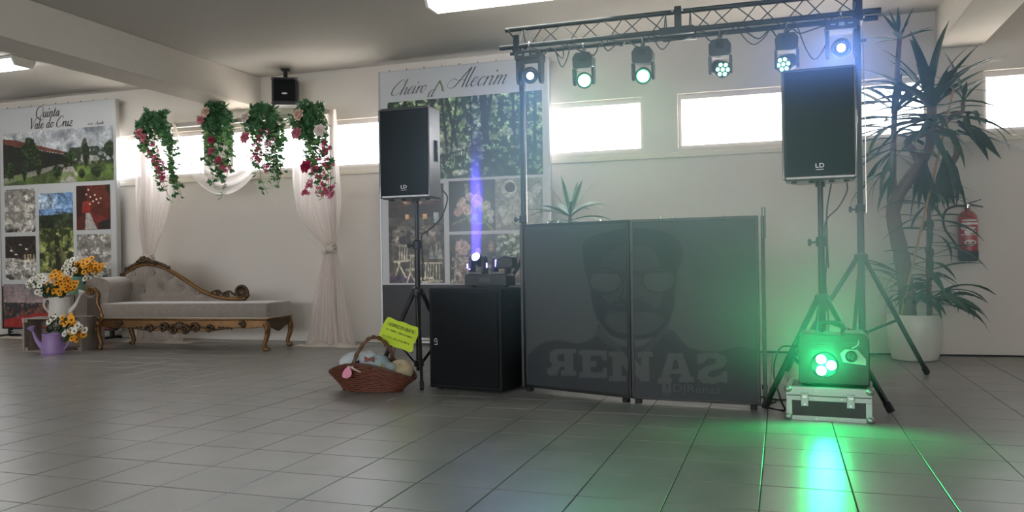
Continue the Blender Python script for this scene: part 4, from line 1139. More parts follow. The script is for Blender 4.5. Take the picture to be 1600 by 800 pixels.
MB().b2((.005, -.07, .15), (.013, -.062, .185)).build('indicator_led', M_led_v, r)
MB().ball((-.145, -.06, .14), .006, 8, 6).build('indicator_led', M_led_v, r)

def spot(name, loc, target, color, power, cone, blend=.3, radius=.02):
    l = bpy.data.lights.new(name, 'SPOT'); l.energy = power; l.color = color; l.spot_size = cone; l.spot_blend = blend; l.shadow_soft_size = radius
    o = bpy.data.objects.new(name, l); COL.objects.link(o); o.location = loc
    d = Vector(target) - Vector(loc); o.rotation_euler = d.to_track_quat('-Z', 'Y').to_euler()
    return o
vl = bpy.data.lights.new('violet_beam', 'AREA'); vl.shape = 'DISK'; vl.size = .075; vl.spread = math.radians(7); vl.energy = 3.0; vl.color = (.10, .04, 1.0)
vo = bpy.data.objects.new('violet_beam', vl); COL.objects.link(vo); vo.location = (-2.225, 5.835, 1.025)
vo.rotation_euler = (Vector((-2.24, 5.98, 3.0)) - vo.location).to_track_quat('-Z', 'Y').to_euler()

# ------------------------------------------------------------------ lighting truss on two stands
TYc, ZB, ZT = 6.75, 2.81, 2.99
M_truss = mat('black_truss_tube', '17201d', .4, metal=.2)
r = thing('lighting_truss', 'black triangular lighting truss spanning the two tall stands', 'truss', (-.78, TYc, 0))
L2 = 1.51
MB().cyl((-L2, -.1, ZB), (L2, -.1, ZB), .021, n=12).build('chord', M_truss, r, smooth='auto')
MB().cyl((-L2 + .03, .1, ZB), (L2, .1, ZB), .021, n=12).build('chord', M_truss, r, smooth='auto')
MB().cyl((-L2 + .02, 0, ZT), (L2 - .02, 0, ZT), .021, n=12).build('chord', M_truss, r, smooth='auto')
P = .175
for half in (-1, 1):
    xa = -L2 + .18 if half < 0 else .1; xb = -.1 if half < 0 else L2 - .18
    n = int(round((xb - xa) / P)); st = (xb - xa) / n
    for y, ph in ((-.1, 0), (.1, 1)):
        for k in range(n):
            xA, xB = xa + k * st, xa + (k + 1) * st
            up = (k + ph) % 2 == 0
            MB().tube([(xA, 0 if up else y, ZT if up else ZB), (xB, y if up else 0, ZB if up else ZT)], .0045, 6).build('lacing_rod', M_truss, r)
    for k in range(0, n, 2):
        MB().tube([(xa + k * st, -.1, ZB), (xa + (k + 1) * st, .1, ZB)], .0045, 6).build('lacing_rod', M_truss, r)
    for x in (xa, xb):
        for y in (-.1, .1): MB().tube([(x, 0, ZT), (x, y, ZB)], .0045, 6).build('lacing_rod', M_truss, r)
MB().b2((-.028, -.02, ZB), (.028, .02, ZT + .045)).build('joint_plate', M_truss, r, bevel=.005)
MB().b2((-.14, -.125, ZB - .03), (.14, -.075, ZB + .03)).build('joint_sleeve', M_truss, r, bevel=.008)
MB().b2((-.14, .075, ZB - .03), (.14, .125, ZB + .03)).build('joint_sleeve', M_truss, r, bevel=.008)
for x in (-.04, .04):
    for z in (ZT + .0, ZB + .03): MB().cyl((x, -.05, z), (x, .05, z), .01, n=8).build('bolt', M_chrome, r)
def truss_stand(label, x, angs):
    r = tripod('truss_stand', label, 'stand', (x, TYc, 0), 2.74, .96, .74, angs, pole_r=.022, low=.38, group='tall stands of the truss')
    MB().b2((-.03, -.15, 2.735), (.03, .15, 2.775)).build('cradle_bar', M_steel, r, bevel=.006)
    for y in (-.1, .1):
        MB().prism([(-.04, 2.77), (.04, 2.77), (.04, 2.785), (-.04, 2.785)], y - .03, y + .03).build('cradle_pad', M_steel, r)
    for y in (-.14, .14): MB().b2((-.025, y - .008, 2.77), (.025, y + .008, 2.90)).build('cradle_cheek', M_steel, r, bevel=.004)
    MB().cyl((-.02, -.15, 2.88), (-.06, -.2, 2.94), .007, n=8).build('lever', M_steel, r)
    MB().cyl((.022, 0, 2.62), (.06, -.01, 2.62), .012, n=8).build('locking_knob', M_steel, r)
    MB().tube([(.035, -.02, 2.7), (.04, -.02, 2.0), (.04, -.02, 1.3)], .004, 6).build('safety_cable', M_chrome, r)
    return r
truss_stand('tall black truss stand rising behind the subwoofer', -2.13, (math.radians(225), math.radians(345), math.radians(105)))
truss_stand('tall black truss stand in front of the big plant', .575, (math.radians(45), math.radians(138), math.radians(-102)))

# ------------------------------------------------------------------ moving heads hanging from the truss
M_greenled = emat('green_led_glow', (.22, 1.0, .62), 3.2); M_greenhot = emat('bright_green_lens_glow', (.4, 1.0, .72), 8.0)
M_greenbloom = emat('green_lens_bloom', (.02, 1.0, .30), 1.3)  # green bloom around the hot lens, put on as a glowing ring
M_bluelens = emat('blue_white_lens_glow', (.45, .62, 1.0), 8.0); M_violet2 = emat('violet_white_lens_glow', (.55, .5, 1.0), 10.0)
def clamp(parent, z0, yoff):
    mbc = MB().b2((-.02, yoff - .012, z0), (.02, yoff + .012, z0 + .05)); mbc.build('clamp_body', M_chrome, parent, bevel=.003)
    MB().tube([(0, yoff + .028 * math.cos(a), ZB + .0 + .028 * math.sin(a)) for a in [2 * PI * k / 14 for k in range(14)]], .008, 6, closed=True).build('clamp_ring', M_chrome, parent, smooth=True)
def wash(label, x, aim, hot):
    r = thing('wash_moving_head', label, 'stage light', (x, TYc + .1, 0), 0, 'green wash lights on the truss')
    zt = ZB - .065
    clamp(r, zt, 0)
    MB().prism([(-.06, zt), (.06, zt), (.088, zt - .04), (.085, zt - .12), (.07, zt - .135), (-.07, zt - .135), (-.085, zt - .12), (-.088, zt - .04)], -.07, .07).build('base', M_blk, r, bevel=.006)
    MB().b2((-.03, -.074, zt - .07), (.03, -.07, zt - .025)).build('display', M_ring, r, bevel=.002)
    for s in (-1, 1): MB().cyl((s * .085, -.05, zt - .125), (s * .085, -.06, zt - .125), .009, n=8).build('screw', M_chrome, r)
    for s in (-1, 1): MB().prism([(-.045, zt - .13), (.045, zt - .13), (.04, zt - .24), (.015, zt - .27), (-.015, zt - .27), (-.04, zt - .24)], s * .083 - .011, s * .083 + .011, 'yz').build('yoke_arm', M_blk, r, bevel=.004)
    c = Vector((0, 0, zt - .225))
    d = (Vector(aim)).normalized(); R = d.to_track_quat('Z', 'Y').to_matrix()
    hd = MB().lathe([(.04, -.085), (.06, -.075), (.066, -.01), (.07, .04), (.07, .06)], 20, c, R).build('head', M_blk, r, smooth='auto')
    if hot:
        MB().lathe([(.068, .055), (.05, .062)], 24, c, R, caps=False).build('lens_bloom', M_greenbloom, hd)
        MB().lathe([(.05, .062), (.03, .066), (.001, .067)], 24, c, R, caps=False).build('lens', M_greenhot if hot > 1 else M_greenled, hd)
    else:
        MB().lathe([(.066, .056), (.001, .057)], 20, c, R, caps=False).build('lens_plate', M_ring, hd)
        for k in range(7):
            q = Vector((0, 0, .06)) if k == 6 else Vector((.042 * math.cos(k * PI / 3), .042 * math.sin(k * PI / 3), .06))
            MB().lathe([(.017, -.003), (.015, .004), (.001, .006)], 12, c + R @ q, R, caps=False).build('led', M_greenled, hd)
    return r, c + d * .08
def beam_spot(label, x, lensm, aim):
    r = thing('beam_moving_head', label, 'stage light', (x, TYc - .1, 0), 0, 'beam lights at the truss ends')
    zt = ZB - .06
    clamp(r, zt, 0)
    MB().prism([(-.10, zt), (.10, zt), (.115, zt - .03), (.11, zt - .075), (-.11, zt - .075), (-.115, zt - .03)], -.09, .09).build('base', M_blk, r, bevel=.006)
    MB().b2((-.02, -.094, zt - .05), (.02, -.09, zt - .025)).build('display', mat('pale_display', '9aa8a4', .4), r)
    for s in (-1, 1):
        MB().b2((s * .06 - .018, -.094, zt - .04), (s * .06 + .018, -.09, zt - .032)).build('button_row', mat('pale_display', '9aa8a4', .4), r)
        MB().prism([(-.06, zt - .07), (.06, zt - .07), (.055, zt - .24), (.03, zt - .27), (-.03, zt - .27), (-.055, zt - .24)], s * .098 - .013, s * .098 + .013, 'yz').build('yoke_arm', M_blk, r, bevel=.005)
    c = Vector((0, 0, zt - .195)); d = Vector(aim).normalized(); R = d.to_track_quat('Z', 'Y').to_matrix()
    hd = MB().lathe([(.05, -.10), (.068, -.09), (.072, .02), (.062, .05), (.066, .065), (.066, .11)], 20, c, R).build('head', M_blk, r, smooth='auto')
    MB().lathe([(.055, .111), (.05, .112)], 20, c, R).build('lens_hood', M_ring, hd)
    MB().lathe([(.03, .113), (.02, .118), (.001, .12)], 16, c, R, caps=False).build('lens', lensm, hd)
    return r
camdir = Vector((0, 0, 1.0))
beam_spot('beam light with blue white lens at the left truss end', -2.02, M_bluelens, (.30, -1, -.28))
beam_spot('beam light with violet lens at the right truss end', .45, M_violet2, (-.07, -1, -.24))
_, p1 = wash('wash light blazing bright green, second from the left truss end', -1.595, (.26, -1, -.30), 2)
_, p2 = wash('wash light with bright green lens beside the blazing one', -1.085, (.12, -1, -.38), 1)
wash('wash light with seven green dots turned toward the right', -.455, (.42, -1, -.42), 0)
wash('wash light with seven green dots turned toward the left', .06, (-.55, -1, -.42), 0)
spot('green_wash_beam', (-1.595 + p1.x, TYc + .1 + p1.y, p1.z), (-.6, 2.6, .6), (.04, 1.0, .34), 24, math.radians(48), 1.0, .06)
spot('violet_white_beam', (.44, 6.48, 2.52), (.25, 4.0, 1.75), (.22, .40, 1.0), 190, math.radians(40), 1.0, .05)
spot('blue_white_beam', (-1.98, 6.5, 2.50), (-1.2, 3.2, .8), (.25, .5, 1.0), 45, math.radians(50), 1.0, .05)
spot('green_wash_beam', (-1.085 + p2.x, TYc + .1 + p2.y, p2.z), (.0, 2.6, 0), (.04, 1.0, .34), 9, math.radians(45), 1.0, .06)

# cables looped along the truss
M_cable = mat('black_cable', '0d0e0e', .5)
rg = random.Random(9); pts = []
x = -2.0
while x < .5:
    pts.append((x, TYc - .06 + rg.uniform(-.03, .18), ZB - .03 - rg.choice((0.0, .015, .03, .05)) + rg.uniform(-.01, .01))); x += rg.uniform(.05, .1)
tag(MB().tube(catmull(pts, 3), .006, 6).build('power_cable', M_cable, None, smooth=True), 'black cable tangled along the underside of the truss', 'cable')
for lb_, xs, dp in (('first hanging cable loop left of the blazing green light', (-1.83, -1.70), .16), ('hanging cable loop right of the truss joint', (-.30, -.06), .12), ('hanging cable loop running into the violet beam light', (.14, .40), .28), ('small hanging cable loop left of the truss joint', (-.98, -.84), .09)):
    a, b = xs
    tag(MB().tube(catmull([(a, TYc + .03, ZB - .02), (a + .25 * (b - a), TYc + .02, ZB - .02 - dp * .7), ((a + b) / 2, TYc + .02, ZB - .02 - dp), (a + .8 * (b - a), TYc + .02, ZB - .02 - dp * .6), (b, TYc + .03, ZB - .02)], 5), .005, 6).build('hanging_cable', M_cable, None, smooth=True), 'black ' + lb_, 'cable', 'cable loops under the truss')

# ------------------------------------------------------------------ DJ booth facade
def booth_uv(x, y):
    u = (x - 822) / 166 * .5 if x < 988 else .5 + (x - 988) / 200 * .5
    bot = 608 + (x - 822) * .092; top = 348 - (x - 822) * .022
    return u, (y - top) / (bot - top)
BASE, DARK, MID, LET = '434748', '272c30', '383d3f', '464b4a'
def booth_canvas():
    c = Canvas(360, 240, BASE, 51)
    T = lambda L: [booth_uv(x, y) for x, y in L]
    S = lambda L: T([p[:2] for p in catmull(L, 5, True)])
    c.put(np.clip((c.n(3) - .5) * 2, 0, 1), '45494a', .5)
    # head, hair line and beard
    c.poly(S([(921, 400), (920, 380), (938, 364), (985, 354), (1030, 357), (1062, 370), (1073, 392), (1070, 412), (1062, 430), (1058, 470), (1050, 505), (1035, 525), (1000, 533), (965, 528), (945, 505), (935, 480), (930, 445), (923, 420)]), DARK)
    c.poly(S([(948, 418), (955, 396), (985, 382), (1015, 386), (1032, 402), (1036, 420), (1048, 430), (1040, 460), (1028, 482), (1010, 478), (990, 476), (970, 480), (955, 470), (944, 455), (938, 430)]), MID)
    c.poly(S([(955, 496), (970, 490), (1000, 489), (1025, 492), (1040, 500), (1030, 516), (1005, 525), (975, 522), (958, 510)]), MID)
    c.line(T([(960, 486), (985, 488), (1010, 487), (1020, 490)]), .008, DARK); c.line(T([(958, 482), (970, 474), (985, 472), (1005, 474), (1018, 480)]), .012, DARK)
    c.line(T([(984, 430), (982, 455), (976, 466), (990, 470), (1004, 466)]), .006, DARK)
    for cx in (955, 1032):
        R_ = 26 if cx < 988 else 29
        ring = [(cx + R_ * math.cos(a) * (1.05), 438 + 22 * math.sin(a)) for a in [2 * PI * k / 24 for k in range(24)]]
        c.poly(T(ring), DARK); c.poly(T([(cx + (x - cx) * .86, 438 + (y - 438) * .84) for x, y in ring]), '444848')
    c.line(T([(928, 424), (1062, 424)]), .009, DARK); c.line(T([(978, 428), (1006, 428)]), .012, DARK)
    # jacket
    c.poly(T(catmull([(824, 560), (850, 540), (880, 535), (910, 540), (938, 528), (944, 508), (962, 535), (985, 545), (1010, 540), (1035, 520), (1055, 520), (1080, 548), (1120, 556), (1160, 550), (1188, 556)], 4)) + T([(1188, 650), (822, 625)]), DARK, .9)
    c.poly(T([(936, 522), (946, 512), (975, 545), (985, 560), (960, 545)]), MID, .8); c.poly(T([(1042, 512), (1050, 518), (1010, 556), (995, 560), (1010, 545)]), MID, .8)
    # big slab lettering (first and last letter mirrored)
    def let(polys, ox, oy, w, h, hol=()):
        for p in polys: c.poly(T([(ox + a * w, oy + b * h) for a, b in p]), LET)
        for p in hol: c.poly(T([(ox + a * w, oy + b * h) for a, b in p]), DARK)
    Rr = [[(.45, 0), (1, 0), (1, .16), (.9, .16), (.9, .8), (1, .8), (1, 1), (.5, 1), (.5, .8), (.6, .8), (.6, .66), (.48, .66), (.34, 1), (.1, 1), (0, .9), (.02, .72), (.12, .72), (.2, .58), (.1, .42), (.12, .15), (.25, .03)]]
    let(Rr, 857, 549, 50, 44, [[(.42, .2), (.6, .2), (.6, .46), (.42, .46), (.36, .33)]])
    E_ = [[(0, 0), (1, 0), (1, .36), (.86, .36), (.8, .2), (.42, .2), (.42, .4), (.62, .4), (.62, .6), (.42, .6), (.42, .8), (.8, .8), (.88, .62), (1, .62), (1, 1), (0, 1), (0, .82), (.12, .82), (.12, .18), (0, .18)]]
    let(E_, 911, 551, 45, 45)
    N_ = [[(0, 0), (.36, 0), (.68, .52), (.68, .18), (.6, .18), (.6, 0), (1, 0), (1, .18), (.9, .18), (.9, 1), (.68, 1), (.32, .42), (.32, .82), (.42, .82), (.42, 1), (0, 1), (0, .82), (.1, .82), (.1, .18), (0, .18)]]
    let(N_, 958, 553, 62, 48)
    A_ = [[(.3, 0), (.7, 0), (.92, .82), (1, .82), (1, 1), (.6, 1), (.6, .82), (.66, .82), (.63, .7), (.36, .7), (.33, .82), (.4, .82), (.4, 1), (0, 1), (0, .82), (.08, .82)]]
    let(A_, 1028, 557, 60, 48, [[(.44, .28), (.5, .18), (.56, .28), (.6, .54), (.4, .54)]])
    S_ = [[(0, .05), (.2, 0), (.65, 0), (.95, .12), (1, .32), (.85, .5), (.4, .62), (.36, .74), (.5, .82), (.8, .72), (.86, .62), (1, .62), (1, 1), (.88, 1), (.8, .95), (.55, 1.02), (.2, 1), (0, .82), (.04, .58), (.3, .44), (.62, .34), (.62, .2), (.4, .16), (.16, .34), (0, .34)]]
    let(S_, 1094, 558, 48, 50)
    c.rect(*booth_uv(1036, 612), *booth_uv(1050, 627), '34393b', .9)
    return c
bc = booth_canvas()
M_pipe = mat('booth_frame_black', '101314', .35)
M_fabric = print_mat('printed_stretch_fabric', .6)
bt = thing('dj_booth', 'black folding DJ booth front with printed face and lettering', 'DJ booth', (-.98, 5.50, 0))
def booth_panel(ax, ay, bx, by, cols, z0=.03, z1=1.245):
    a = Vector((ax + .98, ay - 5.5, 0)); b = Vector((bx + .98, by - 5.5, 0)); L = (b - a).length
    e = bpy.data.objects.new('panel', None)
    mbf = MB()
    for x in (.008, L - .008): mbf.b2((x - .012, -.012, z0), (x + .012, .012, z1))
    mbf.b2((0, -.012, z0), (L, .012, z0 + .022)); mbf.b2((0, -.012, z1 - .022), (L, .012, z1))
    o = mbf.build('panel_frame', M_pipe, bt, bevel=.003); o.location = a; o.rotation_euler = (0, 0, math.atan2((b - a).y, (b - a).x))
    if cols is not None:
        sub = Canvas(cols[1] - cols[0], bc.ny); sub.a = bc.a[:, cols[0]:cols[1]]
    else:
        sub = Canvas(8, 8, BASE)
    print_panel('printed_fabric', sub, .018, z0 + .02, L - .018, z1 - .02, -.010, o, M_fabric)
    MB().b2((.018, -.004, z0 + .02), (L - .018, .004, z1 - .02)).build('fabric_backing', mat('black_cloth_backing', '1c1f20', .8), o)
    for x in (.04, L - .04): MB().b2((x - .02, -.02, 0), (x + .02, .02, z0)).build('foot', M_rubber, o)
    for x in (.25 * L, .35 * L, .75 * L): MB().cyl((x, 0, z1), (x, 0, z1 + .012), .006, n=8).build('stud', M_chrome, o)
    return o
booth_panel(-1.835, 5.81, -.985, 5.502, (0, 180)); booth_panel(-.975, 5.498, -.145, 5.43, (180, 360))
booth_panel(-.115, 5.50, -.135, 6.33, None); booth_panel(-1.86, 6.62, -1.86, 5.83, None)
for z in (.25, .95):
    MB().cyl((-.98 + .98 - .0, .012, z), (0.0, .012, z + .06), .012, n=8).build('hinge', M_pipe, bt)
for x in (.862, .88): MB().cyl((x, -.02, 1.1), (x, -.02, 1.30), .005, n=6).build('hinge_pin', mat('dull_grey_steel', '6f7674', .5), bt)
M_letter = mat('pale_print', '424847', .6)
_d = math.atan2(5.43 - 5.498, .83)
def on_panel2(s, z, off=-.014): return (.005 + s * math.cos(_d) - off * math.sin(_d) * 0, -.002 + s * math.sin(_d) + off, z)
text_mesh('small_lettering', 'DJRenas', .075, M_letter, bt, on_panel2(.43, .115), (PI / 2, 0, _d), sx=1.25)
text_mesh('emblem', 'f', .06, mat('dark_print', '1d2224', .6), bt, on_panel2(.235, .118, -.015), (PI / 2, 0, _d))
o = MB().b2((-.03, -.001, -.032), (.03, .0, .032)).build('emblem_tile', M_letter, bt, bevel=.0); o.location = on_panel2(.235, .115, -.0125); o.rotation_euler = (0, 0, _d)
# ------------------------------------------------------------------ flight case and fog machine
M_casealu = mat('brushed_aluminium', '9a9e9a', .32, metal=.75, bump=.05, bscale=200); M_caseply = mat('black_laminate', '15181a', .4)
fc = thing('flight_case', 'small aluminium edged flight case under the fog machine', 'flight case', (.012, 5.17, 0), -.064)
W, Dp, H = .475, .34, .20
MB().b2((.006, .006, .006), (W - .006, Dp - .006, H - .006)).build('case_body', M_caseply, fc)
for (a, b) in (((0, 0, 0), (W, .006, .028)), ((0, 0, .118), (W, .006, .146)), ((0, -.002, .15), (W, .006, H)), ((0, Dp - .006, 0), (W, Dp, .03)), ((0, Dp - .006, .12), (W, Dp, H)),
               ((0, 0, .028), (.034, .006, .118)), ((W - .034, 0, .028), (W, .006, .118)), ((0, .0, 0), (.005, Dp, .03)), ((W - .005, 0, 0), (W, Dp, .03)), ((W - .005, 0, .118), (W, Dp, H)), ((0, 0, .118), (.005, Dp, H)),
               ((0, 0, H - .005), (W, .03, H + .001)), ((0, Dp - .03, H - .005), (W, Dp, H + .001)), ((0, .03, H - .005), (.03, Dp - .03, H + .001)), ((W - .03, .03, H - .005), (W, Dp - .03, H + .001))):
    MB().b2(a, b).build('edge_profile', M_casealu, fc, bevel=.0015)
for x in (.012, W - .012):
    for y in (.012, Dp - .012):
        for z in (.018, H - .016): MB().ball((x, y, z), (.026, .026, .024), 10, 8).build('ball_corner', M_casealu, fc, smooth=True)
for x in (.105, W - .115):
    lt = MB().b2((x - .022, -.009, .085), (x + .022, -.001, .165)).build('latch', M_casealu, fc, bevel=.003)
    MB().b2((x - .014, -.014, .135), (x + .014, -.009, .152)).build('latch_hook', M_chrome, lt, bevel=.002)
    MB().cyl((x, -.012, .098), (x, -.008, .098), .006, n=8).build('rivet', M_chrome, lt)
for x in (.17, .31):
    for z in (.012, .132, .175): MB().cyl((x, -.004, z), (x, .002, z), .004, n=6).build('rivet', M_chrome, fc)
M_fogbox = mat('black_fog_machine', '16191a', .38, var=.1); M_fogled = emat('green_led_lens_glow', (.28, 1.0, .66), 16.0); M_fogbloom = emat('green_led_bloom', (.0, 1.0, .22), 1.6)  # each LED's green bloom is put on as a glowing outer ring
fm = thing('fog_machine', 'black fog machine with three glowing green LEDs', 'fog machine', (.085, 5.20, .201), -.064)
FW, FD, FH = .395, .24, .32
MB().prism([(0, .012), (FW, .012), (FW, FH - .03), (FW - .03, FH), (FW * .66, FH), (FW * .60, FH - .012), (.03, FH), (0, FH - .03)], 0, FD).build('housing', M_fogbox, fm, bevel=.008)
for x in (.03, FW - .03):
    for y in (.04, FD - .04): MB().cyl((x, y, 0), (x, y, .013), .014, n=10).build('rubber_foot', M_rubber, fm)
MB().tube(catmull([(.13, .12, FH - .005), (.135, .12, FH + .045), (.19, .12, FH + .055), (.245, .12, FH + .045), (.25, .12, FH - .005)], 5), .011, 8).build('carry_handle', M_fogbox, fm, smooth=True)
for k in range(4): MB().b2((.075, -.004, .215 + k * .014), (.205, .001, .222 + k * .014)).build('vent_slat', mat('dark_grey_vent', '2c3330', .4), fm)
for k in range(2): MB().b2((.24, -.004, .245 + k * .014), (.36, .001, .252 + k * .014)).build('vent_slat', mat('dark_grey_vent', '2c3330', .4), fm)
MB().prism([(.235, .20), (.26, .225), (.33, .225), (.375, .17), (.375, .135), (.25, .15)], -.004, .002).build('nozzle_plate', mat('pale_nozzle_plate', '9fb0a6', .4), fm, bevel=.002)
MB().lathe([(.034, 0), (.034, .03), (.024, .03), (.022, .004), (.001, .004)], 20, (.295, .0, .187), Euler((PI / 2, 0, 0)).to_matrix()).build('nozzle', M_ring, fm, smooth='auto')
lc = Vector((.148, -.002, .13))
MB().lathe([(.078, 0), (.072, .004), (.001, .004)], 24, lc, Euler((PI / 2, 0, 0)).to_matrix()).build('led_plate', M_ring, fm)
for a in (math.radians(120), math.radians(-120), 0):
    c = lc + Vector((.037 * math.cos(a), -.004, .037 * math.sin(a) * 1.05))
    q = MB().lathe([(.032, 0), (.028, .005)], 16, c, Euler((PI / 2, 0, 0)).to_matrix(), caps=False).build('led_bloom', M_fogbloom, fm)
    MB().lathe([(.028, .005), (.018, .01), (.001, .012)], 16, c, Euler((PI / 2, 0, 0)).to_matrix(), caps=False).build('led_lens', M_fogled, q)
MB().tube(catmull([(.30, -.02, .235), (.33, -.03, .255), (.335, -.02, .28), (.32, .01, .285)], 4), .005, 6).build('hose_loop', M_chrome, fm, smooth=True)
gl = bpy.data.lights.new('fog_machine_green', 'POINT'); gl.energy = 1.3; gl.color = (.005, 1.0, .22); gl.shadow_soft_size = .03
go = bpy.data.objects.new('fog_machine_green', gl); COL.objects.link(go); go.location = (.085 + .148, 5.11, .201 + .13)
spot('fog_machine_beam', (.085 + .148, 5.16, .201 + .13), (.20, 3.0, .36), (.005, 1.0, .22), 17, math.radians(176), .6, .03)

# cables around the stands
def cable(label, pts, rad=.006, grp='loose black cables'):
    return tag(MB().tube(catmull(pts, 6), rad, 6).build('power_cable', M_cable, None, smooth=True), label, 'cable', grp)
cable('black cable looping beside the fog machine onto the floor', [(.09, 5.36, .42), (-.02, 5.40, .40), (-.06, 5.40, .25), (-.02, 5.38, .08), (.0, 5.42, .007), (-.12, 5.55, .007), (-.05, 5.75, .007)])
cable('black cable lying on the floor behind the flight case', [(-.15, 5.9, .007), (-.02, 5.8, .007), (.1, 5.92, .007), (.3, 5.85, .007), (.5, 6.1, .007)])
cable('black cable hanging from the right loudspeaker down its stand', [(.40, 5.86, 1.52), (.42, 5.84, 1.42), (.36, 5.80, 1.30), (.275, 5.735, 1.2), (.28, 5.73, 1.0), (.27, 5.735, .8), (.285, 5.76, .5), (.25, 5.85, .1), (.3, 5.95, .007)], .005)
cable('second black cable sagging between the right loudspeaker and truss stand', [(.33, 5.88, 1.5), (.31, 5.86, 1.40), (.29, 5.83, 1.28), (.285, 5.76, 1.1), (.29, 5.745, .9)], .005)
cable('black cable curving from the left loudspeaker to its stand', [(-2.62, 6.12, 1.56), (-2.57, 6.10, 1.48), (-2.62, 6.06, 1.32), (-2.72, 6.02, 1.22), (-2.76, 6.0, 1.18), (-2.745, 5.985, 1.0), (-2.75, 5.99, .82)], .006)
cable('thin black cable running along the foot of the wall', [(-.4, 8.60, .008), (.4, 8.56, .008), (.8, 8.62, .008), (1.4, 8.66, .008), (2.4, 8.70, .008), (4.0, 8.70, .008)], .008)

# ------------------------------------------------------------------ wicker basket with props
M_wick = mat('reddish_wicker', '6e3d2c', .55, var=.3, vscale=25); M_wickd = mat('dark_wicker_rim', '553122', .5, var=.3, vscale=30)
bk = thing('wicker_basket', 'boat shaped wicker basket with arched handle on the floor', 'basket', (-2.985, 5.56, 0), -.02)
def brim(t, q):
    """q 0 bottom .. 1 rim, t angle"""
    ax = .235 + (.355 - .235) * q ** 1.25; ay = .11 + (.185 - .11) * q ** .9
    zr = .115 + .10 * math.sin(t) ** 2 + .012 * math.cos(t) * -1
    return Vector((ax * math.cos(t), ay * math.sin(t), .006 + (zr - .006) * q))
NT, NR = 64, 13
mb = MB(); vs = []
for j in range(NR + 1):
    for k in range(NT): vs.append(brim(2 * PI * k / NT, j / NR) * Vector((1, 1, 1)) if False else tuple(brim(2 * PI * k / NT, j / NR)))
fs = [(j * NT + k, j * NT + (k + 1) % NT, (j + 1) * NT + (k + 1) % NT, (j + 1) * NT + k) for j in range(NR) for k in range(NT)]
fs.append(tuple(range(NT)))
mb.add(vs, fs); mb.build('shell', M_wickd, bk, smooth=True)
mb = MB()
for j in range(13):
    q = (j + .45) / 13
    pts = []
    for k in range(96):
        t = 2 * PI * k / 96; p = brim(t, q)
        nrm = Vector((math.cos(t), math.sin(t), -.35)).normalized()
        pts.append(p + nrm * (.004 + .005 * math.sin(k * PI / 2.4 + j * PI)))
    mb.tube(pts, .0075, 5, closed=True)
o = mb.build('woven_willow', M_wick, bk, smooth=True); o['kind'] = 'stuff'
mb = MB()
for j in range(2):
    mb.tube([brim(2 * PI * k / 64, 1) + Vector((0, 0, .004 + .004 * math.sin(k * 1.6 + j * PI))) + Vector((math.cos(2 * PI * k / 64), math.sin(2 * PI * k / 64), 0)) * (.004 * math.cos(k * 1.6 + j * PI)) for k in range(64)], .010, 6, closed=True)
mb.build('braided_rim', M_wickd, bk, smooth=True)
mb = MB()
for j in range(2):
    hp = catmull([(-.085, -.15, .17), (-.075, -.12, .27), (-.03, -.03, .385), (.03, .03, .40), (.085, .11, .32), (.10, .16, .20)], 6)
    mb.tube([(p[0] + .007 * math.cos(k * .9 + j * PI), p[1] + .005, p[2] + .007 * math.sin(k * .9 + j * PI)) for k, p in enumerate(hp)], .0105, 7)
mb.build('handle', mat('tan_willow_handle', '6a4a34', .55, var=.2, vscale=20), bk, smooth=True)
tgm = MB()
tgm.prism([(p[0], p[1]) for p in catmull([(0, 0), (.03, -.025), (.035, -.06), (.0, -.085), (-.035, -.075), (-.035, -.04), (-.02, -.01)], 4, True)], -.003, .003)
o = tgm.build('gift_tag', mat('pink_paper_tag', 'd98aa2', .6), bk); o.location = (-.085, -.20, .20); o.rotation_euler = (-.25, .15, 0); o['label'] = 'pink paper tag tied to the handle'
mb = MB()
for k in range(3): mb.tube(catmull([(-.085, -.165, .19), (-.06 - .02 * k, -.19, .205), (-.05 + .03 * k, -.19, .185 - .01 * k), (-.085, -.17, .185)], 4), .004, 5)
mb.build('ribbon_bow', mat('pale_ribbon', 'c9b6a8', .6), bk)
M_pap = mat('white_paper_prop', 'b9c0c4', .6); M_papb = mat('pale_blue_paper', '93a4aa', .6); M_navy = mat('navy_stripe', '1f2742', .5); M_bei = mat('beige_paper', 'b5a389', .6); M_stripy = mat('yellow_paper_strip', 'c3b13c', .55); M_rd = mat('red_brown_bow', '7c3f36', .6)
def prop_dome(name, label, cat, loc, r, m, rot=(0, 0, 0), brimr=0, band=None):
    t = thing(name, label, cat, loc, 0, 'party props in the basket'); t.rotation_euler = rot
    MB().lathe([(r[0], 0), (r[0] * .97, r[1] * .45), (r[0] * .8, r[1] * .8), (r[0] * .4, r[1] * .98), (.001, r[1])], 20, caps=False).build('crown', m, t, smooth=True, solid=.003)
    if brimr: MB().lathe([(r[0] * .98, .002), (brimr, -.006), (brimr, -.009), (r[0] * .98, -.002)], 24, caps=False).build('brim', m, t, smooth=True)
    if band: MB().lathe([(r[0] * 1.02, .012), (r[0] * 1.01, .035)], 20, caps=False).build('band', band, t, smooth=True, solid=.002)
    return t
prop_dome('sailor_hat', 'white paper hat with navy band at left of basket', 'party hat', (-3.15, 5.55, .195), (.095, .085), M_pap, (.35, -.35, .2), .10, M_navy)
prop_dome('party_hat', 'pale grey paper hat under the basket handle', 'party hat', (-3.03, 5.58, .21), (.08, .085), M_pap, (.2, .1, 0))
prop_dome('party_hat', 'large blue grey rounded paper hat in basket middle', 'party hat', (-2.92, 5.54, .16), (.095, .11), M_papb, (.5, .15, 0))
prop_dome('party_hat', 'small blue grey rounded paper hat right of the large one', 'party hat', (-2.815, 5.53, .145), (.05, .08), M_papb, (.5, .2, 0))
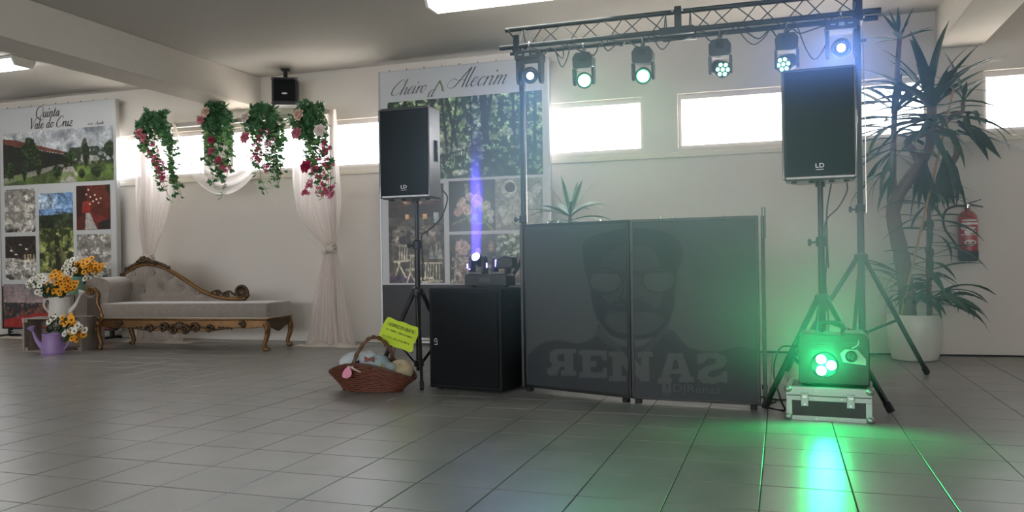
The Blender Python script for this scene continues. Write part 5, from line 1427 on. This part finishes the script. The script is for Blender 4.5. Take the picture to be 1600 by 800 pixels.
prop_dome('straw_hat', 'beige rounded paper hat at the right end of basket', 'party hat', (-2.765, 5.60, .135), (.10, .08), M_bei, (.55, .35, 0), .10)
mb = MB(); rg = random.Random(8)
for k in range(14):
    p = Vector((-2.80 + rg.uniform(-.07, .1), 5.47 + rg.uniform(-.03, .05), .175 + rg.uniform(-.01, .03) - .15 * max(0, k % 3 - 1) * .1))
    q = p + Vector((rg.uniform(-.09, .09), rg.uniform(-.03, .03), rg.uniform(-.01, .05)))
    mb.bar(p, q, .008, .0015)
o = mb.build('paper_strips', M_stripy, None); tag(o, 'loose yellow paper strips in the basket right half', 'paper strips', None, 'stuff')
t = thing('bow_tie', 'small red brown bow tie lying on the large paper hat', 'bow tie', (-2.95, 5.45, .25), 0, 'party props in the basket')
for s in (-1, 1): MB().prism([(0, -.005), (s * .04, -.022), (s * .04, .022), (0, .005)], -.005, .005).build('wing', M_rd, t)
MB().ball((0, 0, 0), .009, 8, 6).build('knot', M_rd, t)
# neon sign
M_neon = mat('fluorescent_yellow_card', 'c6e02a', .6, emit=None); M_black = mat('black_marker_ink', '101010', .6)
sg = thing('paper_sign', 'fluorescent yellow hand cut card reading ADERECOS GRATIS', 'sign', (-2.885, 5.70, .27), 0)
sg.rotation_euler = (-.05, .37, .45)
pts = [(-.14, -.085), (-.145, 0), (-.135, .085), (-.115, .105), (-.05, .098), (.0, .105), (.06, .10), (.11, .104), (.135, .08), (.14, .02), (.133, -.03), (.142, -.08), (.12, -.10), (.06, -.095), (.0, -.102), (-.06, -.094), (-.11, -.102)]
o = MB().prism([(p[0], p[1]) for p in catmull(pts, 3, True)], -.0015, .0015).build('card', M_neon, sg); o.location = (0, 0, .15)
text_mesh('lettering', ': ADEREÇOS GRÁTIS :', .036, M_black, sg, (0, -.003, .15 + .055), sx=.68, bold=.0005)
rg = random.Random(2)
for zz, ws in ((.012, (.05, .03, .02, .03, .02, .045)), (-.042, (.04, .03, .03, .05, .04))):
    x = -.115; mb = MB()
    for w in ws:
        k = 0
        while k < w:
            mb.bar((x + k, -.0025, .15 + zz - .006), (x + k + rg.uniform(-.002, .005), -.0025, .15 + zz + .006), .0034, .0008); k += .0062
        x += w + .006
    mb.build('small_writing', M_black, sg)['kind'] = 'stuff'
MB().cyl((0.03, .004, -.13), (.0, .004, .10), .004, n=6).build('stick', M_wickd, sg)

# ------------------------------------------------------------------ fire extinguisher
M_red = mat('red_enamel', 'a11a22', .25, coat=.5); M_label = mat('label_white', 'd6d6d2', .5)
ex = thing('fire_extinguisher', 'red fire extinguisher hung on the wall by the plant', 'fire extinguisher', (1.672, 8.655, .90), 0)
MB().lathe([(.082, .09), (.084, .10), (.084, .40), (.078, .43), (.055, .462), (.024, .478), (.022, .50), (.001, .50)], 28).build('cylinder', M_red, ex, smooth='auto')
MB().lathe([(.001, 0), (.075, 0), (.087, .012), (.087, .095), (.083, .10)], 28).build('base_boot', mat('navy_boot', '1b2432', .5), ex, smooth='auto')
MB().lathe([(.02, .50), (.028, .505), (.028, .535), (.018, .545), (.001, .545)], 14).build('valve', M_chrome, ex, smooth='auto')
MB().prism([(-.03, .525), (.02, .545), (.13, .515), (.13, .505), (.02, .525), (-.03, .51)], -.012, .012).build('carry_handle', mat('dark_lever', '26262b', .4), ex, bevel=.003)
MB().prism([(-.02, .548), (.03, .56), (.115, .585), (.115, .577), (.03, .548), (-.02, .538)], -.010, .010).build('squeeze_lever', mat('dark_lever', '26262b', .4), ex, bevel=.003)
MB().tube(catmull([(-.02, 0, .525), (-.10, 0, .525), (-.18, -.01, .49), (-.21, -.01, .40), (-.19, -.01, .30), (-.13, -.02, .20), (-.10, -.02, .14)], 6), .011, 8).build('hose', M_rubber, ex, smooth=True)
MB().b2((-.06, .08, .25), (.06, .094, .35)).build('wall_bracket', M_chrome, ex)
def wrap(zc, zh, a0, a1, name, m):
    mbw = MB(); n = 12; vs = []
    for k in range(n + 1):
        a = a0 + (a1 - a0) * k / n
        for z in (zc - zh, zc + zh): vs.append((.0855 * math.cos(a), .0855 * math.sin(a), z))
    mbw.add(vs, [(2 * k, 2 * k + 2, 2 * k + 3, 2 * k + 1) for k in range(n)])
    return mbw.build(name, m, ex, smooth=True)
for zc, zh, a0, a1 in ((.385, .007, -2.3, -.7), (.355, .010, -2.4, -.5), (.315, .006, -2.5, -.9), (.30, .004, -2.4, -1.1), (.275, .012, -2.1, -.9), (.25, .004, -2.5, -.6)): wrap(zc, zh, a0, a1, 'label_band', M_label)
mbw = MB(); vs = [(0.0862 * math.cos(-1.5), .0862 * math.sin(-1.5), .175)]
for k in range(24):
    a = 2 * PI * k / 24; aa = -1.5 + .62 * math.cos(a); vs.append((.0862 * math.cos(aa), .0862 * math.sin(aa), .175 + .028 * math.sin(a)))
mbw.add(vs, [(0, 1 + k, 1 + (k + 1) % 24) for k in range(24)]); mbw.build('oval_label', M_label, ex)
text_mesh('label_text', 'GS', .03, M_black, ex, (.006, -.0885, .175))

# ------------------------------------------------------------------ plants
M_yl = mat('yucca_leaf', '33503a', .6, spec=.25, var=.3, vscale=5); M_ylb = mat('drooping_leaf', '2f4236', .65, spec=.2, var=.35, vscale=5); M_bark = mat('yucca_bark', '66564a', .8, var=.3, vscale=18, bump=.4, bscale=40)
M_pot = mat('white_glazed_pot', 'cfcec4', .35); M_soil = mat('potting_soil', '2a211a', .95, var=.3, vscale=40); M_cane = mat('bamboo_cane', 'a98a63', .55, var=.15)
def leaf_mesh(length, width, droop, seg=7, fold=.25, wave=0.0):
    """blade along +X, curling down; cross-section folded"""
    mb = MB(); vs = []; x = z = 0.0; ang = 0.0
    for i in range(seg + 1):
        t = i / seg
        w = width * (.35 + 1.3 * t) if t < .35 else width * (.805 + .195) * (1 - ((t - .35) / .65) ** 1.8)
        w = max(w, .0008) / 2
        up = fold * w
        vs += [(x, -w, z + up + wave * math.sin(9 * t)), (x, 0, z), (x, w, z + up - wave * math.sin(9 * t))]
        ang = -droop * (t ** 1.3) * 1.6
        x += length / seg * math.cos(ang); z += length / seg * math.sin(ang)
    fs = []
    for i in range(seg):
        a = i * 3; fs += [(a, a + 1, a + 4, a + 3), (a + 1, a + 2, a + 5, a + 4)]
    return mb.add(vs, fs)
class LeafBank:
    def __init__(s, m, specs, ymax=None): s.m = m; s.specs = specs; s.pro = {}; s.ymax = ymax
    def put(s, k, p, az, el, sc, parent, roll=0.0):
        if k not in s.pro:
            o = leaf_mesh(*s.specs[k]).build('leaf', s.m, parent, smooth=True); s.pro[k] = o
        else: o = link_copy(s.pro[k], parent)
        o.location = p; o.rotation_mode = 'XYZ'
        if s.ymax is not None:
            for _try in range(3):
                Mx = Matrix.Rotation(az, 4, 'Z') @ Matrix.Rotation(-el, 4, 'Y') @ Matrix.Rotation(roll, 4, 'X')
                if p[1] + sc * max((Mx @ v.co).y for v in o.data.vertices) < s.ymax: break
                az = -az if _try == 0 else az - .3 * math.copysign(1, az)
        o.rotation_euler = (Matrix.Rotation(az, 4, 'Z') @ Matrix.Rotation(-el, 4, 'Y') @ Matrix.Rotation(roll, 4, 'X')).to_euler()
        o.scale = (sc, sc, sc)
        return o
yp = thing('potted_yucca', 'tall leggy yucca with bare trunks in a white pot', 'potted plant', (1.15, 8.28, 0))
MB().lathe([(.16, 0), (.19, .012), (.225, .12), (.235, .28), (.232, .415), (.225, .425), (.212, .42), (.208, .36)], 36, caps=False).build('pot', M_pot, yp, smooth='auto')
MB().lathe([(.16, .001), (.001, .001)], 24, caps=False).build('pot_base', M_pot, yp)
MB().lathe([(.21, .37), (.12, .385), (.001, .39)], 24, caps=False).build('soil', M_soil, yp, smooth=True)
def trunk(pts, rad, name='trunk', m=None):
    c = catmull(pts, 6); k = len(c); rr = [rad[0] + (rad[1] - rad[0]) * i / (k - 1) for i in range(k)]
    rgt = random.Random(len(pts)); rr = [x * rgt.uniform(.93, 1.08) for x in rr]
    return MB().tube(c, rr, 12).build(name, m or M_bark, yp, smooth=True)
trunk([(-.05, 0, .36), (-.06, 0, .6), (-.10, -.02, .95), (-.155, -.02, 1.25), (-.16, -.03, 1.42), (-.06, -.02, 1.62), (.06, 0, 1.80), (.14, 0, 1.95), (.17, 0, 2.15), (.17, 0, 2.40)], (.075, .04))
trunk([(-.14, .05, 1.38), (-.15, .07, 1.7), (-.14, .08, 2.1), (-.11, .09, 2.55), (-.075, .10, 3.0)], (.03, .022))
trunk([(.06, 0, 1.80), (.02, -.05, 1.9), (-.04, -.06, 2.0), (.04, -.07, 2.06), (.2, -.07, 2.08), (.32, -.05, 2.05), (.37, -.02, 1.92), (.33, .0, 1.80), (.24, .02, 1.78)], (.035, .028), 'looped_branch')
trunk([(.2, -.02, 2.06), (.33, .0, 2.22), (.42, .02, 2.26), (.43, .02, 2.35)], (.022, .018), 'branch')
trunk([(.13, .02, .38), (.13, .03, .8), (.14, .03, 1.3), (.15, .03, 1.55)], (.026, .018))
MB().cyl((-.13, -.09, .38), (.345, -.06, 2.47), .011, n=8).build('bamboo_cane', M_cane, yp, smooth='auto')
Y = LeafBank(M_yl, {'a': (.70, .082, .35), 'b': (.62, .08, .12), 'c': (.78, .072, .75), 'd': (.46, .08, .9, 7, .25, .008), 's': (.36, .07, .25)}, .44)
Yd = LeafBank(M_ylb, {'h': (.56, .085, .25), 'i': (.46, .09, .5)}, .44)
rg = random.Random(12)
def rosette(c, n, el0, el1, kinds, sc0, sc1, bank=None, az0=0, az1=2 * PI, zs=.0):
    for k in range(n):
        az = az0 + (az1 - az0) * (k + rg.uniform(.2, .8)) / n
        s, co = math.sin(az), math.cos(az)
        if s > 0: s *= .35                       # the wall is close behind
        az = math.atan2(s, co)
        (bank or Y).put(rg.choice(kinds), (c[0] + rg.uniform(-.015, .015), c[1] + rg.uniform(-.015, .015), c[2] + rg.uniform(-zs, zs)), az, rg.uniform(el0, el1), rg.uniform(sc0, sc1), yp, rg.uniform(-.5, .5))
rosette((-.075, .08, 3.0), 5, .95, 1.35, 'bs', .45, .58); rosette((-.075, .08, 2.98), 5, .1, .5, 'ss', .7, 1.05)
rosette((.17, -.02, 2.38), 11, .55, 1.35, 'abc', .8, 1.1); rosette((.17, -.02, 2.34), 20, .25, .8, 'abc', .8, 1.1, zs=.05); rosette((.17, -.02, 2.22), 14, -.15, .35, 'ac', .7, .95, zs=.08)
rosette((-.14, .04, 2.34), 13, .1, .7, 'ab', .7, .95, zs=.08); rosette((-.14, .04, 2.15), 16, -.2, .3, 'ac', .65, .9, zs=.1); rosette((-.14, .04, 1.98), 9, -.5, .0, 'ac', .6, .8, zs=.08)
rosette((.43, .02, 2.36), 6, .6, 1.3, 'bs', .55, .85); rosette((.44, -.02, 2.2), 6, -.2, .3, 'c', .6, .85)
rosette((.28, -.04, 1.86), 16, -1.45, -.95, 'hi', .75, 1.1, Yd, zs=.06); rosette((.1, -.05, 1.80), 9, -1.45, -.9, 'hi', .7, 1.0, Yd, zs=.06); rosette((.38, .0, 2.12), 7, -.9, -.2, 'hi', .8, 1.1, Yd, -1.2, 1.2, zs=.06)
for z in (1.55, 1.42, 1.30, 1.18, 1.05, .92, .80):
    rosette((.14, .02, z), 6, -.35, .45, 'ca', .5, .72, zs=.03)
rosette((.12, -.02, .66), 14, -.15, .8, 'd', .6, .9, zs=.14); rosette((-.02, -.05, .56), 14, .1, .9, 'd', .5, .75, zs=.06); rosette((.17, -.10, .56), 12, -.15, .5, 'd', .85, 1.15, None, -1.3, .5, .06)
rosette((-.12, -.02, .72), 5, .1, .6, 'a', .45, .6, None, 2.6, 3.9, .1)
rosette((-.15, .02, 1.85), 9, -.9, -.2, 'ca', .55, .75, None, 2.3, 4.6, .1); rosette((.17, -.02, 2.12), 10, -.5, .1, 'ac', .7, .95, None, -2.6, -.4, .08)

sp = thing('striped_dracaena', 'striped spider dracaena rising behind the DJ booth', 'potted plant', (-2.03, 8.0, 0))
MB().lathe([(.13, 0), (.15, .01), (.19, .30), (.20, .36), (.19, .37), (.175, .36), (.17, .33)], 28, caps=False).build('pot', M_pot, sp, smooth='auto')
MB().lathe([(.14, .001), (.001, .001)], 20, caps=False).build('pot_base', M_pot, sp); MB().lathe([(.175, .33), (.001, .34)], 24, caps=False).build('soil', M_soil, sp)
MB().tube(catmull([(0, 0, .33), (.02, 0, .7), (-.01, 0, 1.1), (0, 0, 1.42)], 5), .018, 8).build('stem', M_bark, sp, smooth=True)
dm = bpy.data.materials.new('striped_dracaena_leaf'); dm.use_nodes = True
nt = dm.node_tree; tcn = nt.nodes.new('ShaderNodeTexCoord'); sx = nt.nodes.new('ShaderNodeSeparateXYZ'); ab = nt.nodes.new('ShaderNodeMath'); ab.operation = 'ABSOLUTE'
rp = nt.nodes.new('ShaderNodeValToRGB'); rp.color_ramp.interpolation = 'CONSTANT'
rp.color_ramp.elements[0].color = (*lin('4f7d5e'), 1); rp.color_ramp.elements[1].position = .45; rp.color_ramp.elements[1].color = (*lin('b9cdae'), 1)
mu = nt.nodes.new('ShaderNodeMath'); mu.operation = 'MULTIPLY'; mu.inputs[1].default_value = 24
nt.links.new(tcn.outputs['Object'], sx.inputs[0]); nt.links.new(sx.outputs['Y'], ab.inputs[0]); nt.links.new(ab.outputs[0], mu.inputs[0]); nt.links.new(mu.outputs[0], rp.inputs[0]); nt.links.new(rp.outputs[0], nt.nodes['Principled BSDF'].inputs['Base Color'])
nt.nodes['Principled BSDF'].inputs['Roughness'].default_value = .4
Sb = LeafBank(dm, {'a': (.56, .068, .35), 'b': (.54, .06, .65), 'c': (.46, .068, .12)})
rg = random.Random(21)
for k in range(6): Sb.put('c', (0, 0, 1.42), k * 1.05 + .3, rg.uniform(.9, 1.35), rg.uniform(.85, 1.1), sp, rg.uniform(-.4, .4))
for k in range(9): Sb.put(rg.choice('ab'), (0, 0, 1.40), k * .7 + .1, rg.uniform(.3, .8), rg.uniform(.85, 1.1), sp, rg.uniform(-.4, .4))
for k in range(9): Sb.put('b', (0, 0, 1.36), k * .7 + .4, rg.uniform(-.1, .3), rg.uniform(.8, 1.05), sp, rg.uniform(-.4, .4))

# white cloth corner at the foot of the left board
mb = MB(); vs = []
for j in range(5):
    for k in range(16):
        vs.append((-10.4 + .065 * k, 8.28 + .06 * j + .01 * math.sin(k), .004 + .03 * math.sin(PI * j / 4) * (.6 + .4 * math.sin(k * 1.3 + j)) * math.sin(PI * (k + .3) / 15.6)))
mb.add(vs, [(j * 16 + k, j * 16 + k + 1, (j + 1) * 16 + k + 1, (j + 1) * 16 + k) for j in range(4) for k in range(15)])
tag(mb.build('floor_cloth', M_sheer2, None, smooth=True), 'crumpled white cloth on the floor under the manor photo board', 'cloth')
# ------------------------------------------------------------------ thin smoke drifting around the stage
def haze(name, label, loc, scale, density, aniso=.3, inner=.2):
    hm = bpy.data.materials.new(name); hm.use_nodes = True
    nt = hm.node_tree; N = nt.nodes; L = nt.links; N.clear()
    out = N.new('ShaderNodeOutputMaterial'); vs_ = N.new('ShaderNodeVolumeScatter'); vs_.inputs['Anisotropy'].default_value = aniso
    vs_.inputs['Color'].default_value = (.60, .82, 1.0, 1)  # cool cast of the light veil put into the smoke's own colour
    tcn = N.new('ShaderNodeTexCoord'); ln = N.new('ShaderNodeVectorMath'); ln.operation = 'LENGTH'
    mr = N.new('ShaderNodeMapRange'); mr.interpolation_type = 'SMOOTHSTEP'
    mr.inputs['From Min'].default_value = 1.0; mr.inputs['From Max'].default_value = inner; mr.inputs['To Min'].default_value = 0; mr.inputs['To Max'].default_value = 1
    nz = N.new('ShaderNodeTexNoise'); nz.inputs['Scale'].default_value = 1.6; nz.inputs['Detail'].default_value = 2
    m1 = N.new('ShaderNodeMath'); m1.operation = 'MULTIPLY'; m2 = N.new('ShaderNodeMath'); m2.operation = 'MULTIPLY'; m2.inputs[1].default_value = density
    ad = N.new('ShaderNodeMath'); ad.operation = 'ADD'; ad.inputs[1].default_value = .35
    L.new(tcn.outputs['Object'], ln.inputs[0]); L.new(ln.outputs['Value'], mr.inputs['Value']); L.new(tcn.outputs['Object'], nz.inputs['Vector'])
    L.new(nz.outputs['Fac'], ad.inputs[0]); L.new(mr.outputs['Result'], m1.inputs[0]); L.new(ad.outputs[0], m1.inputs[1]); L.new(m1.outputs[0], m2.inputs[0])
    L.new(m2.outputs[0], vs_.inputs['Density']); L.new(vs_.outputs[0], out.inputs['Volume'])
    hz = MB().ball((0, 0, 0), 1.0, 24, 14).build(name, hm, None)
    hz.location = loc; hz.scale = scale
    tag(hz, label, 'haze', None, 'stuff')
haze('stage_haze', 'thin green lit smoke drifting around the booth and stands', (-.65, 5.35, 1.55), (2.6, 1.6, 1.53), .26)
haze('fog_puff', 'denser green lit smoke hanging around the fog machine', (.10, 5.35, .82), (1.2, 1.05, .80), .5)
haze('beam_puff', 'small puff of smoke added to show the violet beam above the subwoofer', (-2.23, 5.88, 1.32), (.36, .30, .54), 1.0)  # extra puff, added so the beam shows only low above the subwoofer
